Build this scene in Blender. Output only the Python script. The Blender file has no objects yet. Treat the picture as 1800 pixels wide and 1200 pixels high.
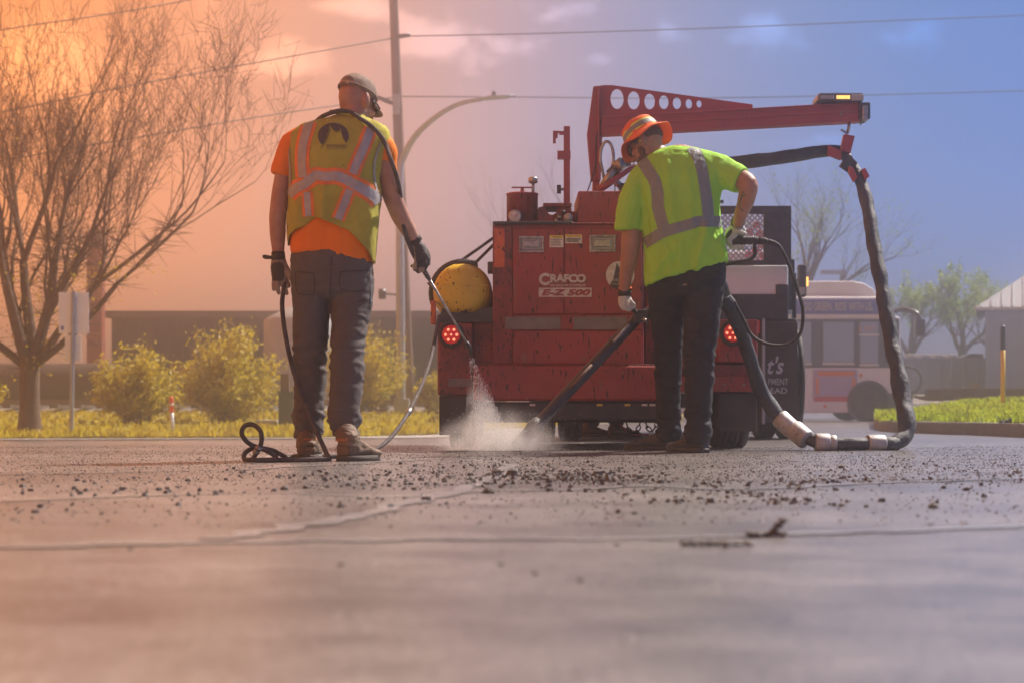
import bpy, bmesh, math, random
from mathutils import Vector, Matrix, noise
from mathutils.bvhtree import BVHTree
R = math.radians
SC = bpy.context.scene
COL = SC.collection
# ------------------------------------------------------------------ camera, sky, sun, exposure
F, EYE, HOR = 3200.0, 0.23, 721.0          # focal length and horizon row of the 1800 px photograph, eye height in metres
cam = bpy.data.cameras.new('camera'); cam_o = bpy.data.objects.new('camera', cam); COL.objects.link(cam_o)
cam_o.location = (0, 0, EYE); cam_o.rotation_euler = (R(90), 0, 0)
cam.sensor_width = 36; cam.lens = 36*F/1800; cam.shift_y = (HOR-600)/1800
cam.clip_start = .05; cam.clip_end = 2000
cam.dof.use_dof = True; cam.dof.focus_distance = 9.5; cam.dof.aperture_fstop = 4.2; cam.dof.aperture_blades = 0
SC.camera = cam_o
SUN_AZ, SUN_EL = R(50), R(50)               # azimuth to the right of the view, elevation
sd = Vector((math.sin(SUN_AZ)*math.cos(SUN_EL), math.cos(SUN_AZ)*math.cos(SUN_EL), math.sin(SUN_EL)))
sun = bpy.data.lights.new('sun', 'SUN'); sun_o = bpy.data.objects.new('sun', sun); COL.objects.link(sun_o)
sun.energy = 4.8; sun.angle = R(.55); sun.color = (1, .89, .78)
sun_o.rotation_euler = sd.to_track_quat('Z', 'Y').to_euler()
W = bpy.data.worlds.new('World'); SC.world = W; W.use_nodes = True
def build_world():
    nt = W.node_tree; N = nt.nodes; L = nt.links; N.clear()
    def m(op, a, b=None, c=None, clamp=False):
        n = N.new('ShaderNodeMath'); n.operation = op; n.use_clamp = clamp
        for i, v in enumerate((a, b, c)):
            if v is None: continue
            if isinstance(v, (int, float)): n.inputs[i].default_value = v
            else: L.new(v, n.inputs[i])
        return n.outputs[0]
    tc = N.new('ShaderNodeTexCoord'); sp = N.new('ShaderNodeSeparateXYZ'); L.new(tc.outputs['Generated'], sp.inputs[0])
    x, y, z = sp.outputs
    hyp = m('SQRT', m('ADD', m('MULTIPLY', x, x), m('MULTIPLY', y, y)))
    s = m('DIVIDE', x, m('MAXIMUM', hyp, 1e-4))                       # sine of the azimuth: colour wash put into the sky, orange at left, blue at right
    el = m('DIVIDE', z, m('MAXIMUM', hyp, 1e-3))
    rp = N.new('ShaderNodeValToRGB'); L.new(m('MULTIPLY_ADD', s, 1/.60, .5, True), rp.inputs[0])
    cr = rp.color_ramp; cr.interpolation = 'B_SPLINE'
    pts = [(0, (.88, .275, .065)), (.14, (.80, .275, .095)), (.33, (.56, .265, .165)), (.50, (.32, .24, .28)), (.66, (.125, .18, .34)), (.84, (.043, .135, .355)), (1, (.024, .110, .36))]
    for i, (p, c) in enumerate(pts):
        e = cr.elements[i] if i < 2 else cr.elements.new(p)
        e.position = p; e.color = (*c, 1)
    sky = N.new('ShaderNodeTexSky'); sky.sky_type = 'NISHITA'; sky.sun_disc = False
    sky.sun_elevation = SUN_EL; sky.sun_rotation = SUN_AZ; sky.air_density = 1.0; sky.dust_density = 1.2; sky.ozone_density = 1
    bw = N.new('ShaderNodeRGBToBW'); L.new(sky.outputs[0], bw.inputs[0])
    # clouds: noise, gathered where the photograph has them
    cv = N.new('ShaderNodeCombineXYZ'); L.new(s, cv.inputs[0]); L.new(m('MULTIPLY', el, 1.5), cv.inputs[1])
    nz = N.new('ShaderNodeTexNoise'); nz.inputs['Scale'].default_value = 26; nz.inputs['Detail'].default_value = 7; nz.inputs['Roughness'].default_value = .58
    L.new(cv.outputs[0], nz.inputs['Vector'])
    tot = None
    for (px, py, rx, ry, k) in [(90, 110, 165, 85, 1), (470, 100, 130, 45, .9), (790, 75, 120, 52, 1), (640, 22, 90, 32, .95), (980, 15, 90, 30, .6), (1062, 102, 48, 22, .8), (1350, 45, 90, 45, .75), (1610, 62, 75, 34, .75), (1190, 55, 60, 30, .55), (240, 120, 90, 40, .6), (1290, 240, 90, 30, .4), (1440, 245, 70, 18, .4), (280, 300, 120, 26, .25), (1490, 250, 40, 14, .3)]:
        sx, ex = math.sin(math.atan((px-900)/F)), (HOR-py)/F/math.sqrt(1+((px-900)/F)**2)
        a = m('MULTIPLY', m('SUBTRACT', s, sx), F/rx); b = m('MULTIPLY', m('SUBTRACT', el, ex), F/ry)
        g = m('MULTIPLY', m('EXPONENT', m('MULTIPLY', m('ADD', m('MULTIPLY', a, a), m('MULTIPLY', b, b)), -1)), k)
        tot = g if tot is None else m('MAXIMUM', tot, g)
    far = N.new('ShaderNodeMapRange'); L.new(el, far.inputs[0]); far.inputs[1].default_value = .26; far.inputs[2].default_value = .6; far.inputs[4].default_value = .45
    tot = m('MAXIMUM', tot, far.outputs[0])
    front = N.new('ShaderNodeMapRange'); L.new(y, front.inputs[0]); front.inputs[1].default_value = -.2; front.inputs[2].default_value = .2
    tot = m('MULTIPLY', tot, front.outputs[0])
    cl = N.new('ShaderNodeMapRange'); cl.interpolation_type = 'SMOOTHSTEP'
    L.new(m('ADD', nz.outputs[0], m('MULTIPLY', tot, .42)), cl.inputs[0]); cl.inputs[1].default_value = .62; cl.inputs[2].default_value = .92
    gain = m('MULTIPLY_ADD', cl.outputs[0], 1.05, 1.0)
    mul = N.new('ShaderNodeVectorMath'); mul.operation = 'SCALE'; L.new(rp.outputs[0], mul.inputs[0])
    L.new(m('MULTIPLY', m('ADD', m('MULTIPLY', bw.outputs[0], .26), 3.5), gain), mul.inputs['Scale'])
    bg = N.new('ShaderNodeBackground'); bg.inputs[1].default_value = .15
    zen = N.new('ShaderNodeMapRange'); L.new(el, zen.inputs[0]); zen.inputs[1].default_value = .25; zen.inputs[2].default_value = 1.6; zen.inputs[3].default_value = 1; hz0 = N.new('ShaderNodeMapRange'); L.new(el, hz0.inputs[0]); hz0.inputs[1].default_value = 0; hz0.inputs[2].default_value = .16; hz0.inputs[3].default_value = 1.3; hz0.inputs[4].default_value = 1; zen.inputs[4].default_value = .38
    m2 = N.new('ShaderNodeVectorMath'); m2.operation = 'SCALE'; L.new(mul.outputs[0], m2.inputs[0]); L.new(m('MULTIPLY', zen.outputs[0], hz0.outputs[0]), m2.inputs['Scale'])
    L.new(m2.outputs[0], bg.inputs[0])
    out = N.new('ShaderNodeOutputWorld'); L.new(bg.outputs[0], out.inputs[0])
build_world()
SC.view_settings.view_transform = 'Standard'; SC.view_settings.look = 'None'
SC.view_settings.gamma = 1; SC.view_settings.use_curve_mapping = False; SC.view_settings.exposure = 1.2
HAZE = .0120
SC.cycles.max_bounces = 6; SC.cycles.volume_bounces = 1; SC.cycles.transparent_max_bounces = 6
SC.cycles.volume_step_rate = 4
# ------------------------------------------------------------------ helpers
def P(px, py, Y): return Vector(((px-900)*Y/F, Y, EYE+(HOR-py)*Y/F))
def smooth(a, b, v):
    t = max(0, min(1, (v-a)/(b-a))); return t*t*(3-2*t)
def interp(tab, v):
    if v <= tab[0][0]: return tab[0][1]
    for (a, p), (b, q) in zip(tab, tab[1:]):
        if v <= b:
            t = (v-a)/(b-a); return p+(q-p)*t
    return tab[-1][1]
def catmull(pts, n=8, closed=False):
    pts = [Vector(p) for p in pts]; out = []
    k = len(pts)
    for i in range(k if closed else k-1):
        if closed: p0, p1, p2, p3 = (pts[(i+j-1) % k] for j in range(4))
        else: p0, p1, p2, p3 = pts[max(i-1, 0)], pts[i], pts[i+1], pts[min(i+2, k-1)]
        for j in range(n):
            t = j/n
            out.append(.5*((2*p1)+(p2-p0)*t+(2*p0-5*p1+4*p2-p3)*t*t+(3*p1-p0-3*p2+p3)*t*t*t))
    if not closed: out.append(pts[-1])
    return out
class MB:
    def __init__(s): s.v = []; s.f = []
    def add(s, vs, fs):
        o = len(s.v); s.v += [tuple(v) for v in vs]; s.f += [tuple(i+o for i in f) for f in fs]; return s
    def box(s, c, d, rot=None):
        c = Vector(c); M = rot or Matrix.Identity(3)
        vs = [c+M@Vector((x*d[0]/2, y*d[1]/2, z*d[2]/2)) for x in (-1, 1) for y in (-1, 1) for z in (-1, 1)]
        return s.add(vs, [(0, 1, 3, 2), (4, 6, 7, 5), (0, 4, 5, 1), (2, 3, 7, 6), (0, 2, 6, 4), (1, 5, 7, 3)])
    def pbox(s, x0, y0, x1, y1, Y, depth):
        """box whose face towards the camera covers the given picture rectangle at distance Y"""
        a = P(x0, y1, Y); b = P(x1, y0, Y)
        return s.box(((a.x+b.x)/2, Y+depth/2, (a.z+b.z)/2), (b.x-a.x, depth, b.z-a.z))
    def beam(s, p, q, w, h=None):
        p = Vector(p); q = Vector(q); d = q-p; h = h or w
        rot = d.to_track_quat('Y', 'Z').to_matrix()
        return s.box((p+q)/2, (w, d.length, h), rot)
    def prism(s, poly, depth):
        """closed polygon of world points extruded along +Y"""
        n = len(poly); poly = [Vector(p) for p in poly]
        vs = poly+[p+Vector((0, depth, 0)) for p in poly]
        return s.add(vs, [tuple(range(n)), tuple(range(2*n-1, n-1, -1))]+[(i, i+n, (i+1) % n+n, (i+1) % n) for i in range(n)])
    def tube(s, pts, rad, n=8, cap=True, round_cap=False, closed=False, flat=1.0):
        pts = [Vector(p) for p in pts]; k = len(pts)
        if isinstance(rad, (int, float)): rad = [rad]*k
        rad = list(rad)
        if round_cap and not closed:
            d0 = (pts[0]-pts[1]).normalized(); d1 = (pts[-1]-pts[-2]).normalized()
            hp, hr, tp, tr = [], [], [], []
            for a in (80, 50, 25):
                hp.append(pts[0]+d0*rad[0]*math.sin(R(a))); hr.append(rad[0]*math.cos(R(a)))
                tp.insert(0, pts[-1]+d1*rad[-1]*math.sin(R(a))); tr.insert(0, rad[-1]*math.cos(R(a)))
            pts = hp+pts+tp; rad = hr+rad+tr; k = len(pts)
        T = []
        for i in range(k):
            if closed: d = pts[(i+1) % k]-pts[i-1]
            else: d = pts[min(i+1, k-1)]-pts[max(i-1, 0)]
            T.append(d.normalized() if d.length > 1e-9 else Vector((0, 0, 1)))
        up = Vector((0, 0, 1)) if abs(T[0].z) < .9 else Vector((1, 0, 0))
        u = T[0].cross(up).normalized(); vs = []
        for i in range(k):
            u = (u-T[i]*u.dot(T[i])).normalized(); w = T[i].cross(u)
            for j in range(n):
                a = 2*math.pi*j/n
                vs.append(pts[i]+(u*math.cos(a)+w*math.sin(a)*flat)*rad[i])
        fs = []
        for i in range(k if closed else k-1):
            for j in range(n):
                a, b = i*n+j, i*n+(j+1) % n; c, d = ((i+1) % k)*n+(j+1) % n, ((i+1) % k)*n+j
                fs.append((a, b, c, d))
        if cap and not closed: fs += [tuple(range(n-1, -1, -1)), tuple((k-1)*n+j for j in range(n))]
        return s.add(vs, fs)
    def loft(s, rings, cap=True):
        n = len(rings[0]); k = len(rings)
        fs = [(i*n+j, i*n+(j+1) % n, (i+1)*n+(j+1) % n, (i+1)*n+j) for i in range(k-1) for j in range(n)]
        if cap: fs += [tuple(range(n-1, -1, -1)), tuple((k-1)*n+j for j in range(n))]
        return s.add([p for r in rings for p in r], fs)
    def ell(s, c, r, rot=None, nu=16, nv=10):
        c = Vector(c); M = rot or Matrix.Identity(3)
        rings = []
        for i in range(nv+1):
            a = math.pi*(i/nv)*.996+.006-math.pi/2
            rings.append([c+M@Vector((r[0]*math.cos(a)*math.cos(2*math.pi*j/nu), r[1]*math.cos(a)*math.sin(2*math.pi*j/nu), r[2]*math.sin(a))) for j in range(nu)])
        return s.loft(rings)
    def lathe(s, c, axis, prof, n=24):
        """profile [(radius, distance along axis)] spun about axis through c"""
        c = Vector(c); ax = Vector(axis).normalized(); u = ax.orthogonal().normalized(); w = ax.cross(u)
        return s.loft([[c+ax*h+(u*math.cos(2*math.pi*j/n)+w*math.sin(2*math.pi*j/n))*max(r, 1e-4) for j in range(n)] for r, h in prof])
    def mesh(s, name):
        me = bpy.data.meshes.new(name); me.from_pydata(s.v, [], s.f); me.update(); return me
    def build(s, name, mat, parent=None, smooth_=False, bevel=0, **props):
        me = s.mesh(name); return link(name, me, mat, parent, smooth_, bevel, **props)
def wloc(o):
    v = Vector()
    while o: v += o.location; o = o.parent
    return v
def link(name, me, mat, parent=None, smooth_=False, bevel=0, fixn=True, **props):
    """links a mesh given in world coordinates as one object"""
    if fixn:
        bm = bmesh.new(); bm.from_mesh(me); bmesh.ops.recalc_face_normals(bm, faces=bm.faces); bm.to_mesh(me); bm.free()
    if parent: o0 = wloc(parent)
    else:
        xs = [v.co.x for v in me.vertices]; ys = [v.co.y for v in me.vertices]; zs = [v.co.z for v in me.vertices]
        o0 = Vector(((min(xs)+max(xs))/2, (min(ys)+max(ys))/2, min(zs)))
    me.transform(Matrix.Translation(-o0))
    for mm in (mat if isinstance(mat, (list, tuple)) else [mat]): me.materials.append(mm)
    if smooth_: me.shade_smooth() if hasattr(me, 'shade_smooth') else [setattr(p, 'use_smooth', True) for p in me.polygons]
    o = bpy.data.objects.new(name, me); COL.objects.link(o)
    if parent: o.parent = parent
    else: o.location = o0
    if bevel:
        b = o.modifiers.new('bevel', 'BEVEL'); b.width = bevel; b.segments = 2; b.limit_method = 'ANGLE'; b.angle_limit = R(40)
    for k, v in props.items(): o[k] = v
    return o
def thing(name, label, cat, loc, group=None):
    o = bpy.data.objects.new(name, None); COL.objects.link(o); o.location = loc; o.empty_display_size = .1
    o['label'] = label; o['category'] = cat
    if group: o['group'] = group
    return o
def tag(o, label, cat, group=None):
    o['label'] = label; o['category'] = cat
    if group: o['group'] = group
    return o
def copy_tree(o, parent=None):
    c = o.copy(); COL.objects.link(c)
    if parent: c.parent = parent
    for ch in list(o.children): copy_tree(ch, c)
    return c
def remesh(mb, voxel, it=4, fac=.5, tris=None):
    """union of closed shapes as one continuous smooth surface"""
    me = mb.mesh('tmp')
    bm = bmesh.new(); bm.from_mesh(me); bmesh.ops.recalc_face_normals(bm, faces=bm.faces); bm.to_mesh(me); bm.free()
    o = bpy.data.objects.new('tmp', me); COL.objects.link(o)
    a = o.modifiers.new('r', 'REMESH'); a.mode = 'VOXEL'; a.voxel_size = voxel
    if it: b = o.modifiers.new('s', 'SMOOTH'); b.iterations = it; b.factor = fac
    dg = bpy.context.evaluated_depsgraph_get(); dg.update()
    out = bpy.data.meshes.new_from_object(o.evaluated_get(dg))
    bpy.data.objects.remove(o); bpy.data.meshes.remove(me)
    return out
def displace(me, fn):
    ns = [v.normal.copy() for v in me.vertices]
    for v, n in zip(me.vertices, ns):
        d = fn(v.co, n)
        if d: v.co = v.co+n*d
    me.update()
def bvh_of(me): return BVHTree.FromPolygons([v.co.copy() for v in me.vertices], [tuple(p.vertices) for p in me.polygons])
EYEV = Vector((0, 0, EYE))
def cast(bvh, px, py, off=.002):
    """the point of a surface seen at a picture position"""
    d = (P(px, py, 10)-EYEV).normalized()
    h, n, i, t = bvh.ray_cast(EYEV, d)
    if h is None: return None
    if n.dot(d) > 0: n = -n
    return h+n*off
def ribbon(bvh, line, w0, off, mb, across=4, step=3.0, vertical=None):
    """a band laid on a surface: centre line and width in picture pixels; returns via mb"""
    pts = catmull([Vector((x, y, 0)) for x, y in line], 10)
    rows = []
    for i, p in enumerate(pts):
        d = (pts[min(i+1, len(pts)-1)]-pts[max(i-1, 0)]); d.normalize(); nrm = Vector((-d.y, d.x, 0))
        wv = w0 if isinstance(w0, (int, float)) else interp(w0, i/(len(pts)-1))
        rows.append([cast(bvh, *(p+nrm*wv*(j/across-.5)).xy, off) for j in range(across+1)])
    for a, b in zip(rows, rows[1:]):
        for j in range(across):
            q = (a[j], a[j+1], b[j+1], b[j])
            if any(v is None for v in q): continue
            if max((q[i]-q[i-1]).length for i in range(4)) > .09: continue
            mb.add(q, [(0, 1, 2, 3)])
    return mb
def decal(bvh, fn, x0, y0, x1, y1, step, off, mb):
    nx, ny = int((x1-x0)/step), int((y1-y0)/step); cache = {}
    def g(i, j):
        if (i, j) not in cache: cache[i, j] = cast(bvh, x0+i*step, y0+j*step, off)
        return cache[i, j]
    for i in range(nx):
        for j in range(ny):
            if fn(x0+(i+.5)*step, y0+(j+.5)*step):
                q = [g(i, j), g(i, j+1), g(i+1, j+1), g(i+1, j)]
                if all(v is not None for v in q): mb.add(q, [(0, 1, 2, 3)])
    return mb
def text_mesh(body, bold=0.0, extrude=0.0, shear=0.0, spacing=1.0):
    """lettering as a mesh in unit box: x 0..1, y 0..1"""
    c = bpy.data.curves.new('t', 'FONT'); c.body = body; c.size = 1; c.offset = bold; c.extrude = extrude; c.resolution_u = 3; c.shear = shear; c.space_character = spacing
    o = bpy.data.objects.new('t', c); COL.objects.link(o)
    dg = bpy.context.evaluated_depsgraph_get(); dg.update()
    me = bpy.data.meshes.new_from_object(o.evaluated_get(dg))
    bpy.data.objects.remove(o); bpy.data.curves.remove(c)
    xs = [v.co.x for v in me.vertices]; ys = [v.co.y for v in me.vertices]
    x0, x1, y0, y1 = min(xs), max(xs), min(ys), max(ys)
    for v in me.vertices: v.co = Vector(((v.co.x-x0)/(x1-x0), (v.co.y-y0)/(y1-y0), v.co.z))
    return me
def text_flat(name, body, x0, y0, x1, y1, Y, mat, parent, **kw):
    """lettering lying flat on a surface that faces the camera"""
    me = text_mesh(body, **kw); a = P(x0, y1, Y); b = P(x1, y0, Y)
    for v in me.vertices: v.co = Vector((a.x+(b.x-a.x)*v.co.x, Y-v.co.z*.02, a.z+(b.z-a.z)*v.co.y))
    return link(name, me, mat, parent, fixn=False)
def text_on(name, body, bvh, corner, ux, uy, mat, parent, off=.003, **kw):
    """lettering laid on a curved surface; corner, ux, uy in picture pixels"""
    me = text_mesh(body, **kw); ok = True
    for v in me.vertices:
        px = corner[0]+ux[0]*v.co.x+uy[0]*v.co.y; py = corner[1]+ux[1]*v.co.x+uy[1]*v.co.y
        c = cast(bvh, px, py, off); v.co = c if c is not None else P(px, py, 8.6)
    return link(name, me, mat, parent, fixn=False)
# ------------------------------------------------------------------ materials
MAT = {}
def mat(name, col, rough=.6, metal=0.0, spec=.5, var=None, vscale=6, vstretch=(1, 1, 1), bump=0, bscale=80, spots=None, trans=0, coat=0, bstretch=(1, 1, 1), bdist=.01, emit=None, estr=0, spots2=None):
    m = bpy.data.materials.new(name); m.use_nodes = True; nt = m.node_tree; N = nt.nodes; L = nt.links
    b = N['Principled BSDF']; b.inputs['Base Color'].default_value = (*col, 1); b.inputs['Roughness'].default_value = rough
    b.inputs['Metallic'].default_value = metal; b.inputs['Specular IOR Level'].default_value = spec
    if coat: b.inputs['Coat Weight'].default_value = coat
    if emit: b.inputs['Emission Color'].default_value = (*emit, 1); b.inputs['Emission Strength'].default_value = estr
    tc = N.new('ShaderNodeTexCoord')
    def noise_(scale, stretch, detail=5, rough_=.6):
        mp = N.new('ShaderNodeMapping'); mp.inputs['Scale'].default_value = stretch; L.new(tc.outputs['Object'], mp.inputs[0])
        n = N.new('ShaderNodeTexNoise'); n.inputs['Scale'].default_value = scale; n.inputs['Detail'].default_value = detail; n.inputs['Roughness'].default_value = rough_
        L.new(mp.outputs[0], n.inputs['Vector']); return n.outputs[0]
    cur = None
    def mixin(fac, colr):
        nonlocal cur
        mx = N.new('ShaderNodeMix'); mx.data_type = 'RGBA'; L.new(fac, mx.inputs[0])
        if cur is None: mx.inputs[6].default_value = (*col, 1)
        else: L.new(cur, mx.inputs[6])
        mx.inputs[7].default_value = (*colr, 1); cur = mx.outputs[2]
    def thr(sock, a, z):
        r = N.new('ShaderNodeMapRange'); r.inputs[1].default_value = a; r.inputs[2].default_value = z; L.new(sock, r.inputs[0]); return r.outputs[0]
    if var: mixin(thr(noise_(vscale, vstretch), .35, .68), var)
    for sp in (spots, spots2):
        if sp:
            c, sc, th, st = sp; mixin(thr(noise_(sc, st, 3, .55), th, th+.03), c)
    if cur is not None: L.new(cur, b.inputs['Base Color'])
    if bump:
        bp = N.new('ShaderNodeBump'); bp.inputs['Strength'].default_value = bump; bp.inputs['Distance'].default_value = bdist
        L.new(noise_(bscale, bstretch), bp.inputs['Height']); L.new(bp.outputs[0], b.inputs['Normal'])
    if trans:
        t = N.new('ShaderNodeBsdfTranslucent'); t.inputs[0].default_value = (*col, 1)
        if cur is not None: L.new(cur, t.inputs[0])
        mx = N.new('ShaderNodeMixShader'); mx.inputs[0].default_value = trans
        L.new(b.outputs[0], mx.inputs[1]); L.new(t.outputs[0], mx.inputs[2]); L.new(mx.outputs[0], N['Material Output'].inputs[0])
    MAT[name] = m; return m
TAR = (.012, .01, .01)
mat('red', (.33, .042, .036), .5, var=(.22, .036, .034), vscale=2.4, spots2=((.23, .085, .07), 9, .63, (1.3, 1, .5)), spots=(TAR, 36, .615, (1.8, 1.6, .42)), bump=.12, bscale=50)
mat('red_clean', (.32, .036, .036), .45, var=(.25, .03, .034), vscale=4, bump=.06, bscale=40)
mat('red_dirty', (.29, .042, .034), .55, var=(.10, .022, .02), vscale=7, spots=(TAR, 46, .60, (1.5, 1.5, .6)), bump=.25, bscale=60)
mat('orange_reflector_lit_corner', (.62, .13, .03), .5, var=(.4, .06, .02), vscale=14, spots=(TAR, 40, .62, (1, 1, .6)))  # orange of the side reflector, also paints the lit rear corner
mat('black_rubber', (.022, .02, .02), .75, var=(.06, .052, .05), vscale=18, bump=.3, bscale=90)
mat('tyre', (.025, .024, .024), .8, var=(.075, .07, .066), vscale=9, bump=.3, bscale=70)
mat('black_metal', (.018, .018, .02), .45, var=(.05, .045, .045), vscale=12, bump=.1)
mat('dark_fabric_wrap', (.022, .024, .032), .62, var=(.06, .062, .072), vscale=10, bump=.5, bscale=38, bdist=.02)
mat('hose_rubber', (.04, .03, .03), .85, spec=.3, var=(.10, .08, .075), vscale=22, bump=.15)
mat('steel', (.45, .43, .42), .38, .9, var=(.2, .18, .17), vscale=25, bump=.15)
mat('cuff_metal', (.52, .5, .48), .55, .35, var=(.28, .26, .25), vscale=14, spots=(TAR, 20, .66, (1, 1, 1)), bump=.2)
mat('yellow_tank', (.66, .46, .025), .45, var=(.50, .34, .025), vscale=5, spots=(TAR, 42, .63, (1.3, 1, .8)), bump=.06)
mat('decal_white', (.62, .58, .56), .6, var=(.42, .36, .34), vscale=30)
mat('label_white', (.72, .70, .66), .55, var=(.5, .46, .42), vscale=40)
mat('label_yellow', (.75, .55, .06), .5)
mat('print_dark', (.05, .04, .045), .6)
mat('grey_tape', (.13, .12, .12), .6, var=(.22, .18, .17), vscale=14, bump=.2)
mat('lamp_red', (.45, .01, .012), .25, emit=(1, .03, .03), estr=.12)
mat('led_red', (.9, .25, .18), .3, emit=(1, .30, .16), estr=.7)
mat('led_amber', (.9, .5, .12), .3, emit=(1, .5, .12), estr=.9)
mat('lens_dark', (.06, .06, .07), .15, spec=.7)
mat('glass_bus', (.05, .06, .075), .12, spec=.8)
mat('white_paint', (.72, .72, .72), .4, var=(.6, .6, .6), vscale=2)
mat('galvanised', (.40, .41, .43), .5, .3, var=(.30, .31, .33), vscale=7)
mat('wood_pole', (.20, .12, .075), .85, var=(.11, .065, .045), vscale=9, vstretch=(3, 3, .25), bump=.5, bscale=40, bstretch=(3, 3, .2))
mat('wire', (.035, .03, .03), .6)
mat('skin', (.44, .225, .155), .52, var=(.33, .14, .095), vscale=14, bump=.14, bscale=160, spec=.4)
mat('skin_tan', (.36, .19, .125), .52, var=(.29, .135, .09), vscale=18, bump=.1, bscale=170, spec=.4)
mat('beard', (.06, .036, .026), .8, var=(.14, .085, .06), vscale=90, bump=.6, bscale=190)
mat('hair_stubble', (.33, .17, .115), .7, var=(.38, .19, .13), vscale=60, bump=.2, bscale=240)
mat('orange_shirt', (.86, .20, .012), .8, trans=.12, bump=.2, bscale=70, spec=.2)
mat('vest', (.48, .43, .06), .8, var=(.36, .30, .05), vscale=6, trans=.12, spots=((.10, .075, .02), 17, .70, (1, 1, 1)), spots2=((.20, .16, .03), 7, .66, (1, 1, 1)), bump=.35, bscale=180, spec=.2)
mat('lime_shirt', (.37, .76, .075), .8, var=(.33, .66, .06), vscale=5, trans=.15, bump=.22, bscale=70, spec=.2)
mat('vest_orange', (.85, .20, .03), .75, var=(.66, .16, .04), vscale=20)
mat('reflective', (.40, .36, .35), .5, .15, var=(.29, .26, .26), vscale=14, spots=((.2, .17, .17), 30, .70, (1, 1, .3)), bump=.2, bscale=120)
mat('reflective_grey', (.20, .225, .22), .55, .05, var=(.16, .18, .18), vscale=60, bump=.15, bscale=260)
mat('grey_binding', (.33, .29, .28), .8)
mat('charcoal_pants', (.095, .08, .076), .85, var=(.105, .092, .09), vscale=7, bump=.4, bscale=190, spec=.25)
mat('black_pants', (.016, .016, .022), .8, var=(.032, .031, .038), vscale=7, bump=.35, bscale=170, spec=.3)
mat('tan_boot', (.105, .062, .036), .75, var=(.17, .105, .065), vscale=12, bump=.3, bscale=60)
mat('boot_sole', (.05, .035, .028), .8, bump=.3)
mat('boot_print', (.5, .18, .05), .7)
mat('dark_shoe', (.028, .026, .03), .6, var=(.06, .056, .06), vscale=14, bump=.2)
mat('glove_tan', (.34, .25, .19), .8, var=(.22, .15, .11), vscale=16, bump=.4, bscale=90)
mat('glove_dark', (.035, .026, .022), .7, bump=.4, bscale=90)
mat('glove_pale', (.50, .52, .48), .75, var=(.36, .38, .34), vscale=18, bump=.3, bscale=90)
mat('cap_khaki', (.175, .115, .085), .85, var=(.27, .19, .145), vscale=26, bump=.5, bscale=240)
mat('hat_orange', (.82, .16, .02), .75, trans=.22, bump=.3, bscale=120)
mat('hat_lime', (.62, .72, .05), .7)
mat('sunglass', (.015, .015, .02), .12, spec=.8)
mat('denim', (.03, .045, .085), .8, bump=.3)
mat('tattoo', (.06, .11, .08), .6)
mat('bark', (.085, .05, .032), .9, var=(.14, .085, .055), vscale=7, bump=.6, bscale=24)
mat('bark_grey', (.11, .085, .07), .9, bump=.4, bscale=24)
mat('leaf_bud', (.66, .42, .02), .6, var=(.55, .38, .02), vscale=3, trans=.45)
mat('leaf_green', (.46, .385, .026), .6, var=(.54, .40, .026), vscale=2.2, trans=.42)
mat('leaf_spring', (.24, .38, .03), .6, var=(.34, .42, .035), vscale=1.2, trans=.4)
mat('twig', (.075, .05, .038), .9)
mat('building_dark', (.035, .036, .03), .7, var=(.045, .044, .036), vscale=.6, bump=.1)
mat('building_trim', (.09, .09, .08), .6)
mat('silo_metal', (.36, .36, .36), .5, .2, var=(.28, .28, .28), vscale=3)
mat('rust_red', (.30, .05, .025), .7, var=(.2, .04, .022), vscale=4)
mat('tank_brown', (.028, .014, .011), .55, var=(.04, .022, .018), vscale=2)
mat('sign_back', (.86, .84, .81), .6, 0, var=(.80, .78, .75), vscale=5)
mat('box_green', (.035, .06, .045), .5)
mat('brown_metal', (.13, .075, .06), .7)
mat('concrete', (.36, .33, .30), .85, var=(.26, .24, .22), vscale=5, bump=.3, bscale=60)
mat('marker_orange', (.75, .10, .03), .5)
mat('shed_blue', (.25, .34, .46), .5, var=(.22, .30, .42), vscale=1)
mat('shed_roof', (.42, .44, .47), .45, .2)
mat('wall_blue', (.26, .36, .55), .6, var=(.30, .40, .58), vscale=1.4)
mat('bollard_yellow', (.62, .42, .02), .5)
mat('bollard_blue', (.03, .05, .10), .5)
mat('bus_grey', (.74, .78, .84), .4)
mat('bus_band', (.10, .14, .42), .45)
mat('bus_dark', (.10, .11, .13), .35)
mat('ad_purple', (.42, .36, .58), .5, var=(.42, .36, .50), vscale=2.5)
mat('ad_red', (.55, .05, .06), .5)
mat('ad_orange', (.7, .22, .06), .5)
mat('rail', (.14, .09, .075), .6, .4)
mat('sleeper', (.08, .06, .05), .9)
mat('mud_flap', (.03, .027, .028), .7, var=(.06, .052, .05), vscale=6, bump=.15)
mat('gravel', (.24, .20, .18), .9, var=(.12, .10, .09), vscale=9, bump=1, bscale=14, bdist=.05)
mat('crumb', (.05, .042, .038), .7, var=(.10, .085, .078), vscale=30, bump=.4, bscale=120)
mat('grit', (.09, .075, .07), .65, var=(.045, .04, .036), vscale=30)
mat('grit_pale', (.36, .31, .28), .6, var=(.22, .19, .17), vscale=30)
def droplet_mat():
    m = mat('droplet', (.85, .85, .85), .3, trans=.4); return m
droplet_mat()
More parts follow.
